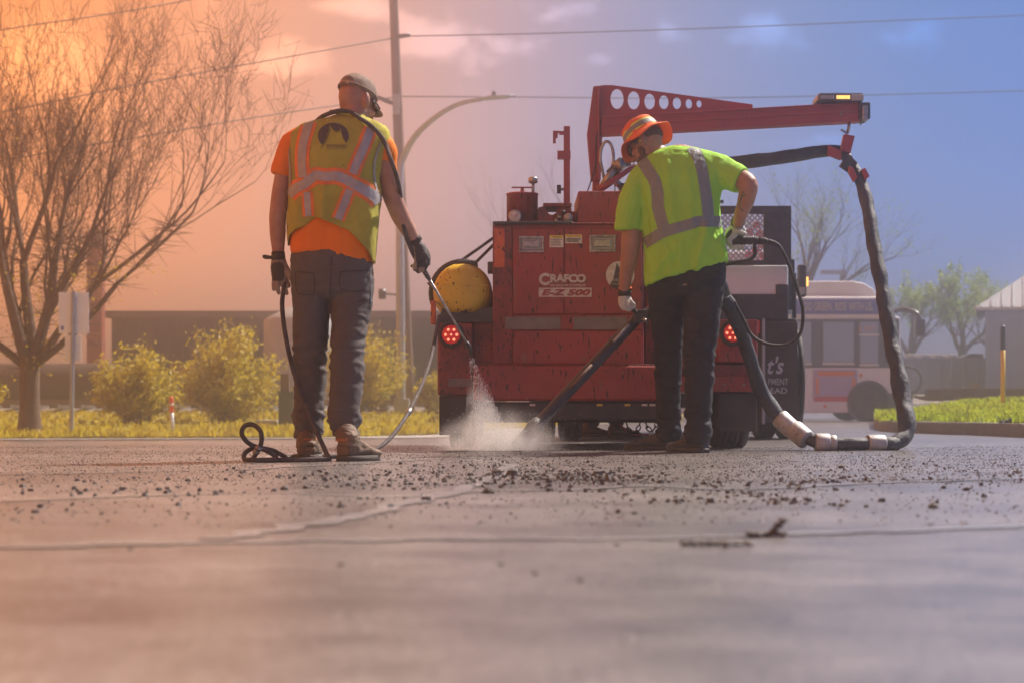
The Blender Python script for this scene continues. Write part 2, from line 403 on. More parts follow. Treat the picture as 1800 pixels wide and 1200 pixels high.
# ------------------------------------------------------------------ the setting
def terr(x, Y):
    u = x/max(Y, 1)*F
    w = smooth(-160, 260, u)
    zl = interp([(0, 0), (12, 0), (20, -.13), (28, -.20), (42, -.02), (60, .10), (400, .3)], Y)
    zr = interp([(0, 0), (45, 0), (70, .1), (400, .3)], Y)
    return zl*(1-w)+zr*w
def sheet(name, xs, ys, zf, m, keep=None, **props):
    mb = MB(); nx = len(xs(ys[0]))
    vs = []
    for Y in ys:
        for x in xs(Y): vs.append((x, Y, zf(x, Y)))
    fs = [(i*nx+j, i*nx+j+1, (i+1)*nx+j+1, (i+1)*nx+j) for i in range(len(ys)-1) for j in range(nx-1)]
    mb.add(vs, fs); return mb.build(name, m, None, True, **props)
def geo(a, b, n): return [a*(b/a)**(i/n) for i in range(n+1)]
def road_mat():
    m = bpy.data.materials.new('asphalt'); m.use_nodes = True; nt = m.node_tree; N = nt.nodes; L = nt.links
    b = N['Principled BSDF']; tc = N.new('ShaderNodeTexCoord')
    def nz(scale, st=(1, 1, 1), d=6, r=.62):
        mp = N.new('ShaderNodeMapping'); mp.inputs['Scale'].default_value = st; L.new(tc.outputs['Object'], mp.inputs[0])
        n = N.new('ShaderNodeTexNoise'); n.inputs['Scale'].default_value = scale; n.inputs['Detail'].default_value = d; n.inputs['Roughness'].default_value = r
        L.new(mp.outputs[0], n.inputs[0]); return n.outputs[0]
    def ramp(s, stops):
        r = N.new('ShaderNodeValToRGB'); L.new(s, r.inputs[0])
        for i, (p, c) in enumerate(stops):
            e = r.color_ramp.elements[i] if i < 2 else r.color_ramp.elements.new(p)
            e.position = p; e.color = (*c, 1)
        return r.outputs[0]
    fine = ramp(nz(95, d=4), [(.30, (.035, .032, .031)), (.5, (.135, .123, .117)), (.72, (.29, .265, .25))])
    big = ramp(nz(.9, (.35, 1.6, 1), d=4), [(.35, (.66, .66, .67)), (.65, (1.18, 1.16, 1.14))])
    mid = ramp(nz(7, (.7, .8, 1), d=9, r=.72), [(.33, (.52, .52, .53)), (.5, (.98, .98, .98)), (.68, (1.28, 1.27, 1.26))])
    mx = N.new('ShaderNodeMix'); mx.data_type = 'RGBA'; mx.blend_type = 'MULTIPLY'; mx.inputs[0].default_value = 1; L.new(fine, mx.inputs[6]); L.new(big, mx.inputs[7])
    m2 = N.new('ShaderNodeMix'); m2.data_type = 'RGBA'; m2.blend_type = 'MULTIPLY'; m2.inputs[0].default_value = 1; L.new(mx.outputs[2], m2.inputs[6]); L.new(mid, m2.inputs[7])
    stain = ramp(nz(.55, (.25, 1, 1), d=5, r=.7), [(.42, (.62, .60, .60)), (.52, (1, 1, 1))]); m3 = N.new('ShaderNodeMix'); m3.data_type = 'RGBA'; m3.blend_type = 'MULTIPLY'; m3.inputs[0].default_value = .8; L.new(m2.outputs[2], m3.inputs[6]); L.new(stain, m3.inputs[7])
    L.new(m3.outputs[2], b.inputs['Base Color'])
    b.inputs['Roughness'].default_value = .30; b.inputs['Specular IOR Level'].default_value = 1.0
    bp = N.new('ShaderNodeBump'); bp.inputs['Strength'].default_value = .30; bp.inputs['Distance'].default_value = .004
    L.new(nz(120, d=3), bp.inputs['Height']); L.new(bp.outputs[0], b.inputs['Normal'])
    return m
ASPH = road_mat()
mat('seal', (.15, .147, .15), .22, spec=1, var=(.26, .25, .25), vscale=5, vstretch=(1, 1, 1), bump=.5, bscale=60)
mat('grass', (.30, .26, .016), .8, var=(.38, .30, .02), vscale=1.5, trans=.3, bump=.6, bscale=30)
mat('blade', (.38, .32, .016), .6, var=(.46, .34, .02), vscale=1.0, trans=.5)
mat('blade_green', (.25, .34, .02), .6, var=(.33, .38, .025), vscale=1.0, trans=.5)
mat('kerb_concrete', (.20, .19, .18), .85, var=(.14, .135, .13), vscale=5, bump=.3)
mat('soil', (.10, .085, .06), .9, var=(.07, .075, .04), vscale=.5)
fan = lambda k: (lambda Y: [(-k+2*k*i/60)*max(Y, 6)/F for i in range(61)])
sheet('ground', lambda Y: [(-1+i/30)*(30+.8*max(Y, 0)) for i in range(61)], [-6, 0, 4]+geo(8, 440, 40), lambda x, Y: terr(x, Y)-.05, MAT['soil'], kind='structure')
rnd = random.Random(5)
def road_z(x, Y):
    return terr(x, Y)+.006*noise.noise((x*.9, Y*1.3, 0))+.004*noise.noise((x*3.1, Y*4, 3))
sheet('road', lambda Y: [-9+18*i/140 if Y < 16 else (-9+18*i/140)*Y/16 for i in range(141)], [-2, 0, 1]+[1.4+.1*i for i in range(126)]+geo(14.2, 75, 36), road_z, ASPH, kind='structure')
# left verge
def vl_edge(u): return interp([(-1500, 24), (-900, 25.5), (-400, 27.5), (-100, 30), (300, 36)], u)
def verge(name, us, edge, back, zf, m, n=24):
    mb = MB(); vs = []; k = len(us)
    for i in range(n+1):
        for u in us:
            Y = edge(u)+(back(u)-edge(u))*i/n; x = u*Y/F; vs.append((x, Y, zf(u, Y, i/n)))
    mb.add(vs, [(i*k+j, i*k+j+1, (i+1)*k+j+1, (i+1)*k+j) for i in range(n) for j in range(k-1)])
    # outer face down to the road
    mb.add([vs[j] for j in range(k)]+[(vs[j][0], vs[j][1], vs[j][2]-.2) for j in range(k)], [(j, j+1, k+j+1, k+j) for j in range(k-1)])
    return mb.build(name, m, None, True, kind='structure')
us_l = [-1500+30*i for i in range(61)]
zvl = lambda u, Y, t: terr(u*Y/F, Y)+.035+.12*smooth(0, 1, t)+.03*noise.noise((u*.01, Y*.5, 1))
verge('verge_left', us_l, vl_edge, lambda u: 47, zvl, MAT['grass'])
# gutter strip of paler concrete along the left verge
mb = MB()
vs = []
for u in us_l:
    for d in (-1.6, -.02):
        Y = vl_edge(u)+d; vs.append((u*Y/F, Y, terr(u*Y/F, Y)+.016))
mb.add(vs, [(2*i, 2*i+2, 2*i+3, 2*i+1) for i in range(len(us_l)-1)])
mb.build('gutter', MAT['concrete'], None, True, kind='structure')
# right island: kerb + grass
def vr_edge(u): return interp([(636, 24.5), (641, 22), (650, 20.3), (668, 19.2), (700, 18.5), (900, 15.6), (1500, 12.2)], u)
us_r = [636, 638, 641, 645, 650, 658, 668, 680, 700]+[700+22*i for i in range(1, 37)]
zvr = lambda u, Y, t: .115+interp([(0, 0), (.25, .05), (.8, .27), (1, .30)], t)*(.25+.75*smooth(640, 860, u))+.025*noise.noise((u*.02, Y*.8, 2))
mb = MB(); vs = []
for u in us_r:
    Y = vr_edge(u); x = u*Y/F
    for dy, z in ((0, -.02), (.015, .10), (.04, .118), (.17, .122), (.19, .06)): vs.append((x*(Y+dy)/Y, Y+dy, z))
for i in range(len(us_r)-1):
    for j in range(4): mb.add([vs[5*i+j], vs[5*i+5+j], vs[5*i+6+j], vs[5*i+1+j]], [(0, 1, 2, 3)])
mb.build('kerb', MAT['kerb_concrete'], None, False, kind='structure')
verge('verge_right', us_r, lambda u: vr_edge(u)+.17, lambda u: 33, zvr, MAT['grass'])
def blades(name, n, ub, edge, back, zf, hgt, m, seed):
    r = random.Random(seed); mb = MB()
    for i in range(n):
        u = r.uniform(*ub); e, k = edge(u), back(u); Y = e+(k-e)*r.random()**1.7
        t = (Y-e)/(k-e); x = u*Y/F; z = zf(u, Y, t)
        h = hgt*r.uniform(.5, 1.3); a = r.uniform(0, 6.28); w = .012+.0006*Y
        d = Vector((math.cos(a), math.sin(a), 0)); b = Vector((x, Y, z-.01)); le = Vector((r.uniform(-.5, .5), r.uniform(-.5, .5), 0))*h
        mb.add([b-d*w, b+d*w, b+le*.5+Vector((0, 0, h*.7))+d*w*.7, b+le+Vector((0, 0, h))], [(0, 1, 2, 3)])
    return mb.build(name, m, None, False, fixn=False, kind='stuff')
blades('grass', 9000, (-1200, 250), vl_edge, lambda u: 46, zvl, .10, MAT['blade'], 3)
blades('grass', 9000, (640, 1200), lambda u: vr_edge(u)+.2, lambda u: 32, zvr, .075, MAT['blade_green'], 4)
# ballast and rails behind both verges
def strip(name, u0, u1, Ya, Yb, za, zb, m):
    mb = MB(); vs = []; n = 90
    for i in range(n+1):
        u = u0+(u1-u0)*i/n
        for k in range(7):
            Y = Ya+(Yb-Ya)*k/6; z = za+(zb-za)*smooth(0, .5, k/6)
            vs.append((u*Y/F, Y, z+.04*noise.noise((u*.3, k*1.7, 4))))
    mb.add(vs, [(7*i+j, 7*i+7+j, 7*i+8+j, 7*i+1+j) for i in range(n) for j in range(6)])
    return mb.build(name, m, None, False, kind='structure')
strip('ballast', -1400, 420, 46.2, 54, .02, .34, MAT['gravel'])
strip('ballast', 705, 1700, 33, 52, .36, .60, MAT['gravel'])
def rails(label, xa, xb, Y, z):
    t = thing('rail_track', label, 'rail track', ((xa+xb)/2, Y, z))
    for dy in (0, 1.435):
        MB().box(((xa+xb)/2, Y+dy, z+.15), (xb-xa, .07, .15)).build('rail', MAT['rail'], t)
    mb = MB(); x = xa
    proto = None
    while x < xb:
        mb.box((x, Y+.7, z+.04), (.22, 2.5, .1)); x += .62
    mb.build('sleeper', MAT['sleeper'], t, kind='stuff')
rails('brown steel rails on gravel behind the left grass verge', -22, 5, 48.5, .30)
rails('steel rails on gravel in front of the low blue-grey wall', 8.5, 21, 36, .44)
# sealed and freshly cleaned cracks: thin strips on the road, 5 mm above it, with broken edges
def crack(pts, w, name='crack_seal', seed=0):
    r = random.Random(seed); line = catmull([P(px, py, EYE*F/(py-HOR)) for px, py in pts], 40); mb = MB(); vs = []
    for i, p in enumerate(line):
        d = (line[min(i+1, len(line)-1)]-line[max(i-1, 0)]); d.z = 0; d.normalize(); n = Vector((-d.y, d.x, 0))
        ww = w*(.55+.75*abs(noise.noise((i*.21, seed, 0)))+.35*r.random()); o = n*w*.8*noise.noise((i*.08, seed, 5))
        for s_ in (-1, 1):
            q = p+o+n*ww*s_; vs.append((q.x, q.y, road_z(q.x, q.y)+.0025))
    mb.add(vs, [(2*i, 2*i+1, 2*i+3, 2*i+2) for i in range(len(line)-1)])
    return mb.build(name, MAT['seal'], None, True, fixn=False, kind='structure')
crack([(2050, 915), (1800, 926), (1500, 938), (1250, 943), (1000, 944), (700, 948), (380, 954), (0, 962), (-200, 965)], .042, seed=1)
crack([(375, 948), (480, 930), (600, 912), (700, 890), (790, 866), (840, 850), (875, 834), (900, 815)], .038, seed=2)
crack([(860, 862), (1000, 860), (1140, 855), (1300, 860), (1500, 852), (1800, 842), (2000, 838)], .035, seed=3)
crack([(-150, 838), (100, 833), (430, 824), (800, 806), (1150, 797)], .03, seed=4)
crack([(-100, 885), (150, 876), (420, 868), (700, 872), (860, 862)], .02, seed=5)
# loose crumbs of asphalt: the small ones are past counting
def chunk(mb, c, r, rr, flat=.75):
    bm = bmesh.new(); bmesh.ops.create_icosphere(bm, subdivisions=1, radius=1)
    s = rr.random()*50; M = Matrix.Rotation(rr.uniform(0, 6.28), 3, 'Z')
    vs = [Vector(c)+M@Vector((v.co.x*1.15, v.co.y, v.co.z*flat))*r*(1+.45*noise.noise(v.co*1.3+Vector((s, 0, 0)))) for v in bm.verts]
    fs = [[v.index for v in f.verts] for f in bm.faces]; bm.free(); mb.add(vs, fs)
def pebbles(name, n, gen, m, seed):
    r = random.Random(seed); mb = MB()
    for i in range(n):
        x, Y, s = gen(r); z = road_z(x, Y)
        h = s*r.uniform(.6, 1.1); a = r.uniform(0, 6.28)
        ring = [(x+s*math.cos(a+k*1.57)*r.uniform(.7, 1.25), Y+s*math.sin(a+k*1.57)*r.uniform(.7, 1.25)) for k in range(4)]
        b = [(px, py, z-.002) for px, py in ring]; t = [(x+(px-x)*.6+r.uniform(-.2, .2)*s, Y+(py-Y)*.6, z+h*r.uniform(.7, 1.2)) for px, py in ring]
        mb.add(b+t, [(4, 5, 6, 7), (0, 1, 5, 4), (1, 2, 6, 5), (2, 3, 7, 6), (3, 0, 4, 7)])
    return mb.build(name, m, None, False, fixn=False, kind='stuff')
def g_wide(r):
    Y = r.uniform(3.6, 12.5) if r.random() < .3 else r.uniform(5.6, 11.5); return r.uniform(-.32, .34)*Y*1.05, Y, r.choice((.0012, .0016, .002, .0026, .004))
def g_band(r):
    px = max(40, r.gauss(1020, 430)); py = interp([(150, 862), (700, 848), (1000, 834), (1300, 858), (1800, 846)], px)+r.gauss(0, 18)
    Y = EYE*F/max(py-HOR, 40); x = (px-900)*Y/F
    if noise.noise((x*2.2, Y*1.5, 7))+.25*noise.noise((x*9, Y*6, 3)) < r.uniform(-.35, .25): return g_band(r)
    return x, Y, (r.random()**7)*.0105+.0011
def g_right(r):
    px = r.uniform(820, 1800); py = r.uniform(800, 850); Y = EYE*F/(py-HOR); return (px-900)*Y/F, Y, abs(r.gauss(0, .0024))+.0012
def g_pile(r):
    px = r.gauss(1010, 60); py = 836+r.gauss(0, 7); Y = EYE*F/(py-HOR); return (px-900)*Y/F, Y, abs(r.gauss(0, .005))+.003
pebbles('grit', 17000, g_wide, MAT['grit'], 1)
pebbles('grit', 13000, g_wide, MAT['grit_pale'], 9)
pebbles('asphalt_crumbs', 4200, g_band, MAT['crumb'], 2)
pebbles('asphalt_crumbs', 1500, g_right, MAT['crumb'], 6)
pebbles('asphalt_crumbs', 220, g_pile, MAT['crumb'], 7)
big = [(872, 833, 17), (902, 835, 20), (940, 829, 9), (1052, 835, 17), (1120, 838, 8), (750, 880, 14), (500, 860, 11), (482, 862, 8), (280, 862, 9), (537, 858, 8), (612, 853, 9), (660, 846, 9), (722, 852, 8), (570, 843, 7), (1240, 852, 11), (1265, 850, 9), (1480, 822, 9), (1700, 860, 10), (1640, 893, 13), (858, 866, 14), (1190, 880, 10), (1115, 905, 8), (330, 845, 8)]
names = ['dark lump of broken asphalt, left of the two biggest below the dust cloud', 'big ragged lump of asphalt, right of the two biggest below the dust cloud', 'flat dark crumb right of the two biggest lumps below the dust cloud', 'dark rounded asphalt lump at the right end of the crumb pile', 'small asphalt lump lying clear of the crumb pile on its right', 'pointed asphalt lump lying beside the pale diagonal crack', 'larger of two touching asphalt lumps on the road below the hose loop', 'smaller of two touching asphalt lumps on the road below the hose loop', 'lone asphalt lump far left, below and left of the hose loop', 'small lump just right of the touching pair below the hose loop', 'small lump straight below the toe of the right tan boot', 'small lump below and right of the tan boots', 'small lump midway between the tan boots and the two biggest lumps', 'small lump just below the left tan boot', 'left of two neighbouring lumps below the dark shoes of the wand holder', 'right of two neighbouring lumps below the dark shoes of the wand holder', 'lone lump in front of the pale hose cuffs', 'lone lump in the dark crumb band near the right edge', 'lump lying alone below the crumb band near the right edge', 'lump at the upper end of the pale diagonal crack', 'lone lump nearer than the crumb band, below the wand holder', 'small lump between the crumb pile and the long front crack', 'small lump left of the touching pair and below the hose loop']
for i, (px, py, s) in enumerate(big):
    Y = EYE*F/(py-HOR); r = random.Random(i+40); mb = MB(); rad = s*Y/F*.62; x = (px-900)*Y/F
    chunk(mb, (x, Y, road_z(x, Y)+rad*.45), rad, r)
    for k in range(3): chunk(mb, (x+r.uniform(-1, 1)*rad, Y+r.uniform(-.7, .7)*rad, road_z(x, Y)+rad*.2), rad*r.uniform(.3, .55), r)
    o = mb.build('asphalt_lump', MAT['crumb'], None, False)
    tag(o, names[i], 'rubble', 'loose asphalt lumps on the road')
for px, py, s, lab in ((1348, 945, 1.0, 'blurred dark scrap of tar with a raised tip in the foreground'), (1240, 962, 1.2, 'flat blurred flake of tar, left of the foreground pair'), (1288, 962, 1.0, 'flat blurred flake of tar, right of the foreground pair')):
    Y = EYE*F/(py-HOR); x = (px-900)*Y/F; r = random.Random(int(px)); mb = MB()
    for k in range(6): chunk(mb, (x+(k-2.5)*.011*s, Y+r.uniform(-.01, .01), .008), .011, r, .5)
    if px == 1348:
        for k in range(3): chunk(mb, (x+.012+k*.009, Y, .014+k*.009), .009, r)
    tag(mb.build('tar_scrap', MAT['crumb'], None, False), lab, 'rubble', 'tar scraps in the foreground')
for px, Y, lab in ((940, 2.55, 'blurred dark pebble nearest the middle of the bottom edge'), (880, 2.7, 'blurred pebble just left of the middle one near the bottom edge'), (1020, 2.45, 'blurred pebble right of the middle one, lowest of the group'), (600, 2.7, 'blurred pebble alone on the near road, left of the middle group'), (1085, 3.1, 'blurred pebble farthest right and highest of the near group'), (230, 3.0, 'blurred pebble alone at the far left of the near road')):
    x = (px-900)*Y/F; mb = MB(); chunk(mb, (x, Y, .002), .005, rnd, .6)
    tag(mb.build('pebble', MAT['crumb'], None), lab, 'pebble', 'blurred pebbles nearest the camera')
mat('pane_tint', (.30, .37, .46), .12, spec=.8)
# ------------------------------------------------------------------ poles, wires, buildings, trees, bus
def gz(px, Y):
    u = px-900; x = u*Y/F
    return terr(x, Y)
# wooden utility pole
Y = 46; t = thing('utility_pole', 'tall weathered wooden utility pole leaning slightly, right behind the first worker', 'utility pole', P(718, 745, Y))
b0, b1 = P(719, 748, Y), P(686, -160, Y)
MB().tube([b0.lerp(b1, i/10) for i in range(11)], [.17-.07*i/10 for i in range(11)], 14).build('shaft', MAT['wood_pole'], t, True)
MB().box(P(697, 186, Y)+Vector((0, -.2, 0)), (.16, .12, .5)).build('bracket', MAT['galvanised'], t)
MB().tube([P(692, 184, Y)+Vector((0, -.16, 0)), P(680, 181, Y)+Vector((0, -.3, 0)), P(664, 175, Y)+Vector((0, -.4, 0))], [.05, .06, .05], 8).build('insulator', MAT['black_metal'], t, True)
MB().tube([P(700, 67, Y)+Vector((0, -.15, 0)), P(722, 64, Y)+Vector((0, -.15, 0))], [.06, .05], 8).build('insulator', MAT['black_metal'], t, True)
# street lamp
Y = 44; t = thing('street_lamp', 'grey steel street lamp with a long curved arm', 'street lamp', P(706, 748, Y))
pts = catmull([P(705, 748, Y), P(704, 560, Y), P(703, 400, Y), P(703, 310, Y), P(709, 278, Y), P(730, 240, Y-.4), P(765, 207, Y-.9), P(805, 184, Y-1.3), P(850, 174, Y-1.7)], 8)
MB().tube(pts, [.115-.065*min(1, i/len(pts)*1.05) for i in range(len(pts))], 12).build('pole', MAT['galvanised'], t, True)
MB().pbox(692, 700, 719, 750, Y-.1, .36).build('base', MAT['galvanised'], t, bevel=.02)
mb = MB(); a, b = P(846, 174, Y-1.7), P(906, 169, Y-1.9)
mb.loft([[a.lerp(b, s)+Vector((0, w*math.cos(q)*.16, w2*math.sin(q)*.05)) for q in [k*math.pi/6 for k in range(12)]] for s, w, w2 in ((0, .3, .6), (.2, .9, 1), (.7, 1, 1), (1, .5, .35))])
mb.build('lamp_head', MAT['galvanised'], t, True)
MB().ell(P(868, 166, Y-1.8), (.05, .05, .09)).build('photocell', MAT['black_metal'], t, True)
MB().beam(P(672, 516, Y), P(703, 519, Y), .05).build('arm', MAT['galvanised'], t)
MB().tube([P(666, 517, Y), P(678, 517, Y)], .13, 10).build('spotlight', MAT['black_metal'], t, True)
def wire(lab, pts, Ys, r=.016):
    ps = catmull([P(px, py, y) for (px, py), y in zip(pts, Ys)], 10)
    tag(MB().tube(ps, r, 5).build('overhead_wire', MAT['wire'], None, True), lab, 'wire', 'overhead wires')
wire('topmost overhead wire crossing the sky in the upper left corner', [(-250, 108), (0, 54), (180, 27), (335, 0), (520, -36)], (36, 38, 40, 42, 44))
wire('overhead wire running left from the upper insulator of the wooden pole', [(-200, 235), (60, 186), (235, 150), (470, 107), (700, 66)], (36, 38, 40, 43, 46))
wire('overhead wire running left from the lower bracket of the wooden pole', [(-200, 318), (60, 273), (270, 237), (480, 202), (692, 172)], (36, 38, 40, 43, 46))
wire('overhead wire running right from the upper insulator of the wooden pole', [(722, 64), (1000, 58), (1300, 48), (1560, 37), (1830, 26), (2200, 8)], (46, 46.5, 47, 47, 47, 47))
wire('overhead wire behind the crane boom, running right from the pole', [(697, 170), (900, 171), (1200, 173), (1500, 168), (1830, 159), (2200, 148)], (46, 47, 48, 48, 48, 48))
# dark warehouse behind the left verge
Y = 60; t = thing('warehouse', 'long low dark green-grey warehouse behind the shrubs on the left', 'building', P(480, 705, Y))
z0 = terr(0, Y)-.1
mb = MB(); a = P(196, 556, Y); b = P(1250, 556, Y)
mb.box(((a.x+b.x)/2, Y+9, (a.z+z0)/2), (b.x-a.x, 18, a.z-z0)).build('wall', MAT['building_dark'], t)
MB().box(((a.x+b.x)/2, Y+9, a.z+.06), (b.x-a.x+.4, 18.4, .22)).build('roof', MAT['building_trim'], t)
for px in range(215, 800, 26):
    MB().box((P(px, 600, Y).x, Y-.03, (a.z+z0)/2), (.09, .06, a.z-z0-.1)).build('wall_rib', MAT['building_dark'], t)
for px in (360, 700):
    MB().pbox(px, 640, px+34, 700, Y-.06, .1).build('door', MAT['building_trim'], t)
MB().pbox(300, 638, 345, 666, Y-.08, .12).build('sign_panel', MAT['rust_red'], t)
# grey silo
Y = 56; t = thing('storage_tank', 'pale grey round storage tank seen between the legs of the first worker', 'tank', P(512, 715, Y))
c = P(524, 712, Y); c.z = terr(c.x, Y)
MB().lathe(c, (0, 0, 1), [(0, 0), (1.05, 0), (1.05, 2.9), (.95, 3.0), (.2, 3.35), (0, 3.36)], 28).build('shell', MAT['silo_metal'], t, True)
for h in (.9, 1.9): MB().lathe(c, (0, 0, 1), [(1.055, h), (1.08, h), (1.08, h+.06), (1.055, h+.06)], 28).build('band', MAT['galvanised'], t)
# rust red column behind the bare tree
Y = 58; t = thing('brick_chimney', 'tall rusty red square chimney behind the bare tree', 'chimney', P(165, 715, Y))
a = P(152, 412, Y); b = P(179, 412, Y); z0 = terr(a.x, Y)
MB().box(((a.x+b.x)/2, Y+.25, (a.z+z0)/2), (b.x-a.x, .5, a.z-z0)).build('shaft', MAT['rust_red'], t, bevel=.02)
MB().box(((a.x+b.x)/2, Y+.25, a.z+.04), (b.x-a.x+.06, .56, .1)).build('cap', MAT['rust_red'], t)
for i in range(9): MB().box(((a.x+b.x)/2, Y-.012, z0+(a.z-z0)*(i+.5)/9), (b.x-a.x-.03, .03, .05)).build('band', MAT['tank_brown'], t)
# tank car
Y = 50; t = thing('tank_car', 'dark brown railway tank car with a rounded end on the left', 'railway car', P(60, 735, Y))
zt, zb = P(0, 637, Y).z, P(0, 722, Y).z; xr = P(236, 0, Y).x; xl = xr-13; zc = (zt+zb)/2; rr = (zt-zb)/2
prof = [(.01, 0), (rr*.5, .08), (rr*.8, .28), (rr*.95, .55), (rr, .8), (rr, 12.2), (rr*.95, 12.45), (rr*.8, 12.72), (rr*.5, 12.92), (.01, 13)]
MB().lathe((xl, Y+rr, zc), (1, 0, 0), prof, 36).build('tank_shell', MAT['tank_brown'], t, True)
for d in (1.2, 4, 6.5, 9, 11.8): MB().lathe((xl, Y+rr, zc), (1, 0, 0), [(rr, d), (rr+.02, d), (rr+.02, d+.1), (rr, d+.1)], 36).build('band', MAT['tank_brown'], t)
MB().box((xl+6.5, Y+rr, zb-.05), (13.4, 1.2, .3)).build('underframe', MAT['black_metal'], t)
for d in (1.4, 11.6):
    MB().box((xl+d, Y+rr, zb-.28), (2.2, 1.5, .3)).build('bogie', MAT['black_metal'], t)
    for e in (-.75, .75):
        MB().lathe((xl+d+e, Y+rr-.8, zb-.38), (0, 1, 0), [(.0, 0), (.40, 0), (.40, .14), (.36, .16), (0, .16)], 22).build('wheel', MAT['rail'], t)
MB().box((xr-6.3, Y+rr, zt+.12), (1.2, 1, .3)).build('manway', MAT['tank_brown'], t)
MB().pbox(70, 706, 98, 713, Y-.02, .02).build('stencil', MAT['silo_metal'], t)
# sign seen from behind
Y = 27.8; gzv = terr((127-900)*Y/F, Y)+.05
t = thing('road_sign', 'pale grey back of a road sign with a smaller plate below', 'road sign', Vector(((126-900)*Y/F, Y, gzv)))
MB().tube([Vector((P(125, 0, Y).x, Y, gzv-.1)), P(129, 512, Y)], .035, 6).build('post', MAT['galvanised'], t)
MB().pbox(103, 514, 156, 586, Y+.04, .012).build('sign_plate', MAT['sign_back'], t, bevel=.004)
MB().pbox(114, 589, 143, 634, Y+.04, .012).build('sign_plate', MAT['sign_back'], t, bevel=.004)
MB().pbox(107, 573, 112, 580, Y+.036, .003).build('sticker', MAT['bus_band'], t)
# marker post
Y = 29.5; a = Vector(((303-900)*Y/F, Y, zvl(-597, Y, .1)-.02))
t = thing('marker_post', 'thin white marker post with an orange top in the grass', 'marker post', a)
top = P(301, 700, Y)
MB().tube([a, a.lerp(top, .62)], .034, 12).build('lower_tube', MAT['white_paint'], t, True)
MB().tube([a.lerp(top, .62), top], .036, 12, round_cap=True).build('upper_tube', MAT['marker_orange'], t, True)
MB().tube([a.lerp(top, .80), a.lerp(top, .86)], .039, 12).build('band', MAT['white_paint'], t, True)
# utility box and low slab
Y = 33.5; zz = zvl(-400, Y, .3)-.05
t = thing('utility_cabinet', 'dark green utility box beside the first worker, brown riser behind it', 'utility box', Vector((P(503, 0, Y).x, Y, zz)))
a, b = P(489, 690, Y), P(516, 690, Y)
MB().box(((a.x+b.x)/2, Y+.2, (a.z+zz)/2), (b.x-a.x, .4, a.z-zz)).build('cabinet', MAT['box_green'], t, bevel=.015)
MB().box(((a.x+b.x)/2, Y+.2, a.z+.012), (b.x-a.x+.04, .44, .03)).build('lid', MAT['box_green'], t, bevel=.008)
MB().pbox(493, 657, 508, 691, Y+.22, .12).build('riser', MAT['brown_metal'], t)
Y = 34; t2 = MB().box(P(468, 748, Y)+Vector((0, .3, 0)), (.42, .7, .22)).build('concrete_slab', MAT['concrete'], None, bevel=.02)
tag(t2, 'low weathered concrete block in the grass, left of the green utility box', 'block')
